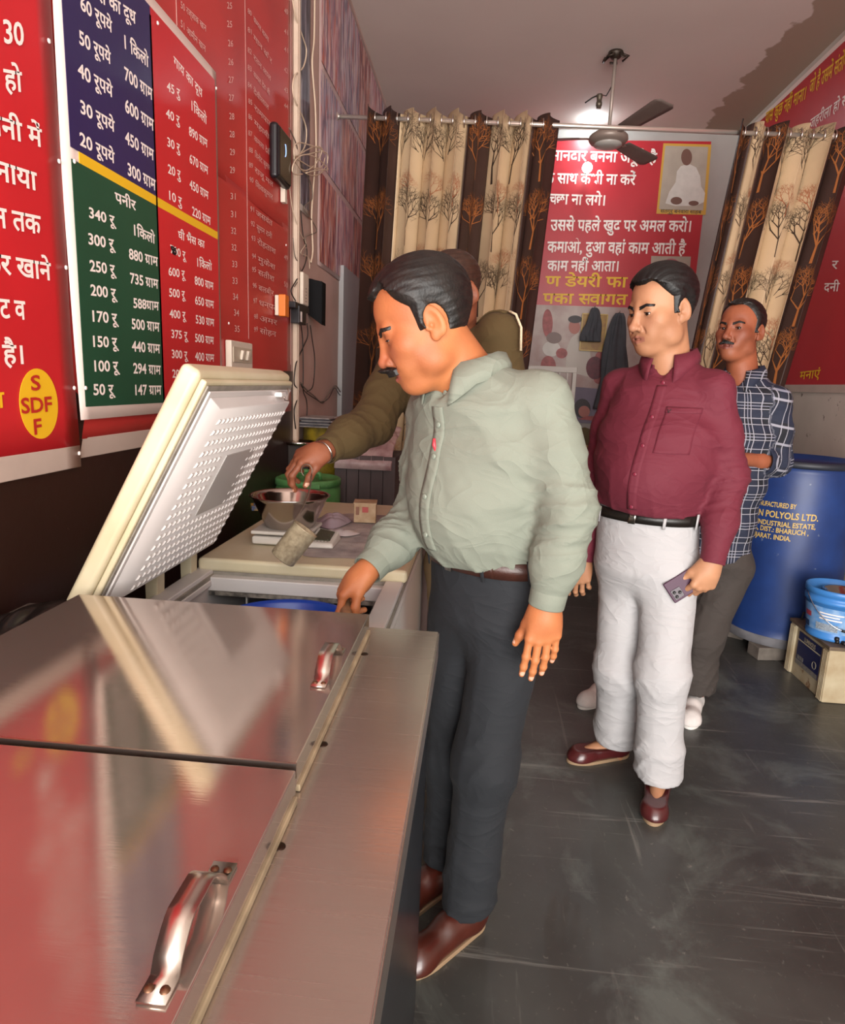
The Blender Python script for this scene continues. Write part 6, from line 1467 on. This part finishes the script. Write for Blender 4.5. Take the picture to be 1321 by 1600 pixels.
def man_green():
    J = dict(pelvis=P(765, 945, 1.57), waist=P(762, 850, 1.55), chest=P(748, 700, 1.50), neck=P(733, 578, 1.47), head=P(664, 512, 1.43),
             shL=P(846, 622, 1.40), elL=P(888, 795, 1.36), wrL=P(855, 940, 1.36), shR=P(676, 640, 1.60), elR=P(655, 806, 1.62), wrR=P(578, 887, 1.47),
             hipL=P(795, 985, 1.53), knL=P(757, 1190, 1.50), anL=P(733, 1408, 1.50), toL=P(672, 1478, 1.40),
             hipR=P(722, 985, 1.62), knR=P(708, 1175, 1.66), anR=P(700, 1350, 1.66), toR=P(668, 1372, 1.60))
    r, k = make_person('person', 'man in a sage green shirt and black trousers bending over the open freezer', dict(
        J=J, face=(-.70, -.71, 0), hF=(-.88, -.17, -.46), hs=1.05, gaze=(-.1, .8, -.6),
        head=dict(hairline=.082, recede=.03, eye_open=.0012, eye_r=.0116, jaw=1.02, fat=.3, nose=.97),
        skin=('skin_ruddy', 'A8683F', '945534', '8E4A3C'), hair=('hair_black', '0C0A09', '1A1512', .015, 'side'), moustache=(.030, .0120, .0085),
        bw=.168, belly=1, bd=.112, neck_r=.060, shirt_mat=mat('sage_cotton', '71766A', .85, bump=.18, bscale=420, vary=.06, vscale=4, wrinkle=.45),
        trouser_mat=mat('black_trouser_wool', '14171C', .85, bump=.15, bscale=500, wrinkle=.3), buttons=(.05, .14, .23, .30, .37), button='7C8478',
        belt=(.042, leather_dk, mat('black_trouser_wool', '14171C', .85)), tongue=48, hemL=.075, hemR=.085, legr=(.092, .078, .064), fold=.0075, tfold=.008,
        shoe=dict(len=.285, mat=shoe_br, sole=sole_lt),
        handL=dict(d=(-.04, -.10, -1), n=(-.15, 1, -.1), th=(-1, -.1, 0), c=(.12, .15, .18, .22), t=(.34, .12), s=.95, sp=.045),
        handR=dict(d=(-.62, -.25, -.62), n=(.62, .15, -.75), th=(-.25, -.85, -.35), c=(.55, .85, .95, 1.0), t=(.35, .55), s=.98)))
    on = k['on']
    for uu, z in ((-.004, .255),):
        c = on(uu, z, .004)
        mb = MB(); mb.tube([c+Vector((0, 0, .014)), c, c+Vector((.006, 0, -.016))], [.003, .004, .003], 8)
        o_ = mb.build('pen_cap', mat('pen_red', 'D8323F', .35), r, True); tag(o_, 'small bright red pen cap hooked on the shirt placket')
    hp = dict(d=(-.62, -.25, -.62), n=(.62, .15, -.75), th=(-.25, -.85, -.35))
    d = Vector(hp['d']).normalized(); n = Vector(hp['n']); n = (n-d*n.dot(d)).normalized(); S = n.cross(d)
    if S.dot(Vector(hp['th'])) < 0: S = -S
    c = J['wrR']+d*.094+n*.026; a, b_ = c-S*.05, c+S*.095+d*.02
    ld = thing('ladle', b_, 'wooden-handled scoop gripped over the freezer by the man in green', 'ladle')
    MB().tube([a, a.lerp(b_, .1), a.lerp(b_, .5), b_.lerp(a, .05), b_], [.008, .012, .0135, .013, .010], 16).build('handle', mat('ladle_wood', '8A6648', .6, vary=.35, vscale=30), ld, True)
    MB().tube([b_, b_+(b_-a).normalized()*.05+Vector((0, 0, -.02)), b_+Vector((-.03, -.02, -.12))], .004, 8).build('shaft', CHR, ld, True)
    MB().lathe([(.0001, -.02), (.018, -.016), (.028, 0), (.027, .001), (.016, -.013), (.0001, -.016)], b_+Vector((-.03, -.02, -.13)), None, 24).build('scoop', CHR, ld, True)
    return r, k
def man_maroon():
    J = dict(pelvis=P(1008, 880, 2.30), waist=P(1012, 790, 2.29), chest=P(1030, 680, 2.27), neck=P(1048, 562, 2.31), head=P(1033, 489, 2.28),
             shL=P(1118, 606, 2.20), elL=P(1140, 745, 2.20), wrL=P(1114, 876, 2.13), shR=P(968, 602, 2.42), elR=P(935, 735, 2.45), wrR=P(912, 872, 2.40),
             hipL=P(1045, 900, 2.24), knL=P(1035, 1052, 2.18), anL=P(1027, 1238, 2.20), toL=P(1022, 1272, 2.06),
             hipR=P(978, 900, 2.36), knR=P(968, 1045, 2.32), anR=P(962, 1178, 2.42), toR=P(905, 1192, 2.36))
    tm = mat('pale_grey_chino', 'A3A1A2', .85, bump=.15, bscale=500, wrinkle=.4)
    r, k = make_person('person', 'man in a maroon shirt and pale grey trousers holding a phone', dict(
        J=J, face=(-.50, -.86, 0), hF=(-.85, -.48, -.20), hs=1.11, stub=.12, vr=.042, gaze=(.1, .85, -.35),
        head=dict(hairline=.080, recede=.018, temple=.024, eye_open=.0034, jaw=1.08, fat=1.0, nose=1.0),
        skin=('skin_tan', 'A8795A', '94664A', '8A5848'), hair=('hair_jet', '080808', '141313', .017, 'back'),
        bw=.178, belly=1, bd=.125, neck_r=.062, shirt_mat=mat('maroon_cotton', '5A1224', .8, bump=.15, bscale=420, wrinkle=.35), vneck=.05,
        trouser_mat=tm, buttons=(.02, .13, .22, .31, .42), button='6E2233', pocket=(.035, .135, .20, .345),
        belt=(.036, leather_bk, tm), tongue=70, hemL=.075, hemR=.085, legr=(.098, .086, .078), tb=(.172, .128), fold=.0065, tfold=.008, crease=.1,
        shoe=dict(len=.265, mat=shoe_mr, sole=sole_lt, open=True),
        handL=dict(d=(-.28, -.05, -1), n=(-.25, .95, .05), th=(-1, -.2, .1), c=(.75, .8, .85, .9), t=(.45, .35), s=1.06),
        handR=dict(d=(-.1, -.1, -1), n=(.3, .8, 0), th=(-.4, -.9, 0), c=(.4, .5, .5, .6), t=(.4, .3))))
    # v mark on the pocket hem
    mb = MB()
    for u0, z0, u1, z1 in ((.040, .338, .045, .326), (.045, .326, .050, .338)):
        a, b = k['on'](u0, z0, .0055), k['on'](u1, z1, .0055)
        if a and b: mb.bar(a, b, .0022, .001, k['Fw'])
    mb.build('emblem', mat('emblem_black', '14080C', .6), r)
    # phone in the left hand: long side runs up behind the fingers
    a = Vector((.80, .10, .58)).normalized(); nn = Vector((-.10, -1, .03)); nn = (nn-a*nn.dot(a)).normalized(); b_ = nn.cross(a); R = Matrix((a, b_, nn)).transposed()
    c = P(1078, 908, 2.135)
    ph = thing('phone', c, 'dark plum smartphone held in the left hand of the maroon-shirted man', 'phone')
    PM = mat('phone_plum', '3A1230', .5); MB().box(c, (.158, .075, .0078), R).build('case', PM, ph, bevel=.0035, seg=3)
    MB().box(c-nn*.0042, (.150, .068, .001), R).build('screen', mat('phone_glass', '08080A', .08), ph, bevel=.0003)
    m0 = c+a*-.055+nn*.0048; sg = -1
    MB().box(m0+b_*.012*sg, (.034, .036, .0022), R).build('camera_plate', mat('phone_plate', '2C1828', .25), ph, bevel=.001)
    for u, v in ((-.008, .008), (-.008, -.008), (.008, 0)):
        q = m0+a*u+b_*(.012*sg+v)+nn*.0012; cl_ = MB().lathe([(.0055, 0), (.0058, .0016), (.0045, .002), (.0040, .0008), (.0001, .0008)], q, R, 18).build('camera_lens', mat('lens_black', '0A0A0E', .1), ph, True)
    return r, k
def man_plaid():
    J = dict(pelvis=P(1112, 870, 2.92), waist=P(1118, 810, 2.92), chest=P(1140, 680, 2.92), neck=P(1163, 585, 2.93), head=P(1156, 520, 2.90),
             shL=P(1213, 625, 2.84), elL=P(1214, 722, 2.86), wrL=P(1145, 716, 2.72), shR=P(1105, 610, 3.05), elR=P(1085, 720, 3.05), wrR=P(1100, 730, 2.86),
             hipL=P(1140, 890, 2.90), knL=P(1100, 990, 2.86), anL=P(1085, 1085, 2.88), toL=P(1080, 1115, 2.74),
             hipR=P(1090, 885, 2.98), knR=P(1020, 985, 2.92), anR=P(950, 1085, 2.94), toR=P(922, 1098, 2.84))
    return make_person('person', 'man in a navy and white checked shirt standing in front of the blue drum', dict(
        J=J, face=(-.62, -.78, 0), hF=(-.72, -.69, .06), hs=1.02, gaze=(.45, .8, 0),
        head=dict(hairline=.100, recede=.01, eye_open=.0042, jaw=1.0, fat=.2, nose=1.0),
        skin=('skin_brown', '8F5238', '76402B', '6E3A30'), hair=('hair_black', '14100E', '2A211C', .010, 'back'), moustache=(.030, .0070, .0060),
        bw=.155, belly=0, bd=.112, shirt_mat=plaid_mat(), plaid=True, tuck=False, hem=.17, rollL=.35, rollR=.5, buttons=(), placket=False,
        trouser_mat=mat('dark_grey_brown_trouser', '362F2B', .85, wrinkle=.4), hemL=.10, hemR=.10, legr=(.095, .085, .080), tfold=.008, sres=.0075,
        shoe=dict(len=.27, mat=shoe_wh, sole=mat('sole_white', 'D6D2CC', .7)), fine=.0032,
        handL=dict(d=(-.9, -.3, .0), n=(0, .2, -1), th=(0, -.5, .6), c=(.5, .5, .5, .5), t=(.5, .2)),
        handR=dict(d=(-.5, -.7, 0), n=(0, .2, -1), th=(.5, 0, .5), c=(.5, .5, .5, .5), t=(.5, .2))))
def man_khaki():
    J = dict(pelvis=P(732, 880, 2.32), waist=P(724, 775, 2.28), chest=P(708, 640, 2.24), neck=P(716, 530, 2.26), head=P(707, 463, 2.22),
             shL=P(780, 522, 2.18), elL=P(800, 690, 2.22), wrL=P(790, 800, 2.10), shR=P(624, 572, 2.26), elR=P(583, 662, 2.12), wrR=P(512, 702, 1.93),
             hipL=P(768, 900, 2.26), knL=P(752, 1050, 2.2), anL=P(742, 1175, 2.24), toL=P(722, 1215, 2.12),
             hipR=P(705, 892, 2.36), knR=P(700, 1045, 2.3), anR=P(700, 1178, 2.34), toR=P(682, 1210, 2.24))
    kh = mat('khaki_serge', '473719', .9, bump=.2, bscale=500, wrinkle=.4)
    r, k = make_person('person', 'man in a khaki uniform shirt reaching out behind the man in green', dict(
        J=J, face=(-.55, -.83, 0), hF=(-.66, -.62, -.42), hs=1.06, gaze=(0, .8, -.5),
        head=dict(hairline=.112, recede=.0, eye_open=.003, jaw=1.0),
        skin=('skin_dark_tan', '8C5238', '74402B', '6E3A30'), hair=('hair_cropped', '2A1A13', '3A251B', .005, 'back'), moustache=(.028, .007, .0058),
        bw=.165, bd=.115, shirt_mat=kh, slv=(.074, .068, .062, .044), fold=.0045, placket=True, buttons=(.10, .2, .3), button='8A6A30', pocket=(.03, .13, .20, .33),
        trouser_mat=mat('light_khaki_drill', 'A48E6C', .9), belt=(.05, leather_dk, mat('light_khaki_drill', 'A48E6C', .9)), hemL=.12, hemR=.12, tres=.009, sres=.007,
        shoe=dict(len=.29, mat=shoe_bk, sole=sole_dk), fine=.003,
        handL=dict(d=(-.2, -.2, -1), n=(-.3, .9, 0), th=(-.9, -.3, 0), c=(.4, .4, .4, .4), t=(.5, .2)),
        handR=dict(d=(-.80, -.42, -.30), n=(-.38, .1, -.92), th=(.30, -.90, -.1), c=(.62, .72, .78, .85), t=(.55, .50), s=1.05)))
    # shoulder strap with whistle cord
    sh = J['shL']; nb = J['neck']
    a = Vector(nb)+(Vector(sh)-Vector(nb))*.50+Vector((0, 0, .072)); b = Vector(sh)+(Vector(sh)-Vector(nb))*.18+Vector((0, 0, .058))
    up = Vector((0, 0, 1)); sd_ = (b-a).cross(up).normalized(); mb = MB()
    for i in range(9):
        for j in (-1, 0, 1):
            q = a.lerp(b, i/8)+sd_*j*.026*(1 if i else .7); h_ = k['bvh'].ray_cast(q+up*.2, -up); mb.v.append(tuple((h_[0] if h_[0] else q)+up*.004))
        if i:
            for j in (0, 1): c0_ = (i-1)*3+j; mb.f.append((c0_, c0_+1, c0_+4, c0_+3))
    mb.build('shoulder_strap', kh, r, True, solid=.005); b = Vector(mb.v[-2])
    c = b+Vector((.004, -.02, 0)); mb = MB(); LL_ = Vector(k['L']); mb.tube([c, c+LL_*.024+Vector((0, 0, -.010)), c+LL_*.046+Vector((0, 0, -.05)), c+LL_*.050+Vector((0, 0, -.12))], .004, 8)
    mb.build('lanyard', mat('lanyard_white', 'C8B89A', .8, bump=.8, bscale=200), r, True)
    # steel bangle and ring
    d = (Vector(J['wrR'])-Vector(J['elR'])).normalized(); c = Vector(J['wrR'])+d*.024; R = d.to_track_quat('Z', 'Y').to_matrix()
    mb = MB(); mb.tube([c+R@Vector((.036*math.cos(t), .033*math.sin(t), 0)) for t in np.linspace(0, 2*math.pi, 30)[:-1]], .003, 8, closed=True)
    mb.build('bangle', mat('bangle_steel', 'C8C4BC', .2, 1), r, True)
    return r, k

for _f in (man_green, man_maroon, man_plaid, man_khaki): _f()
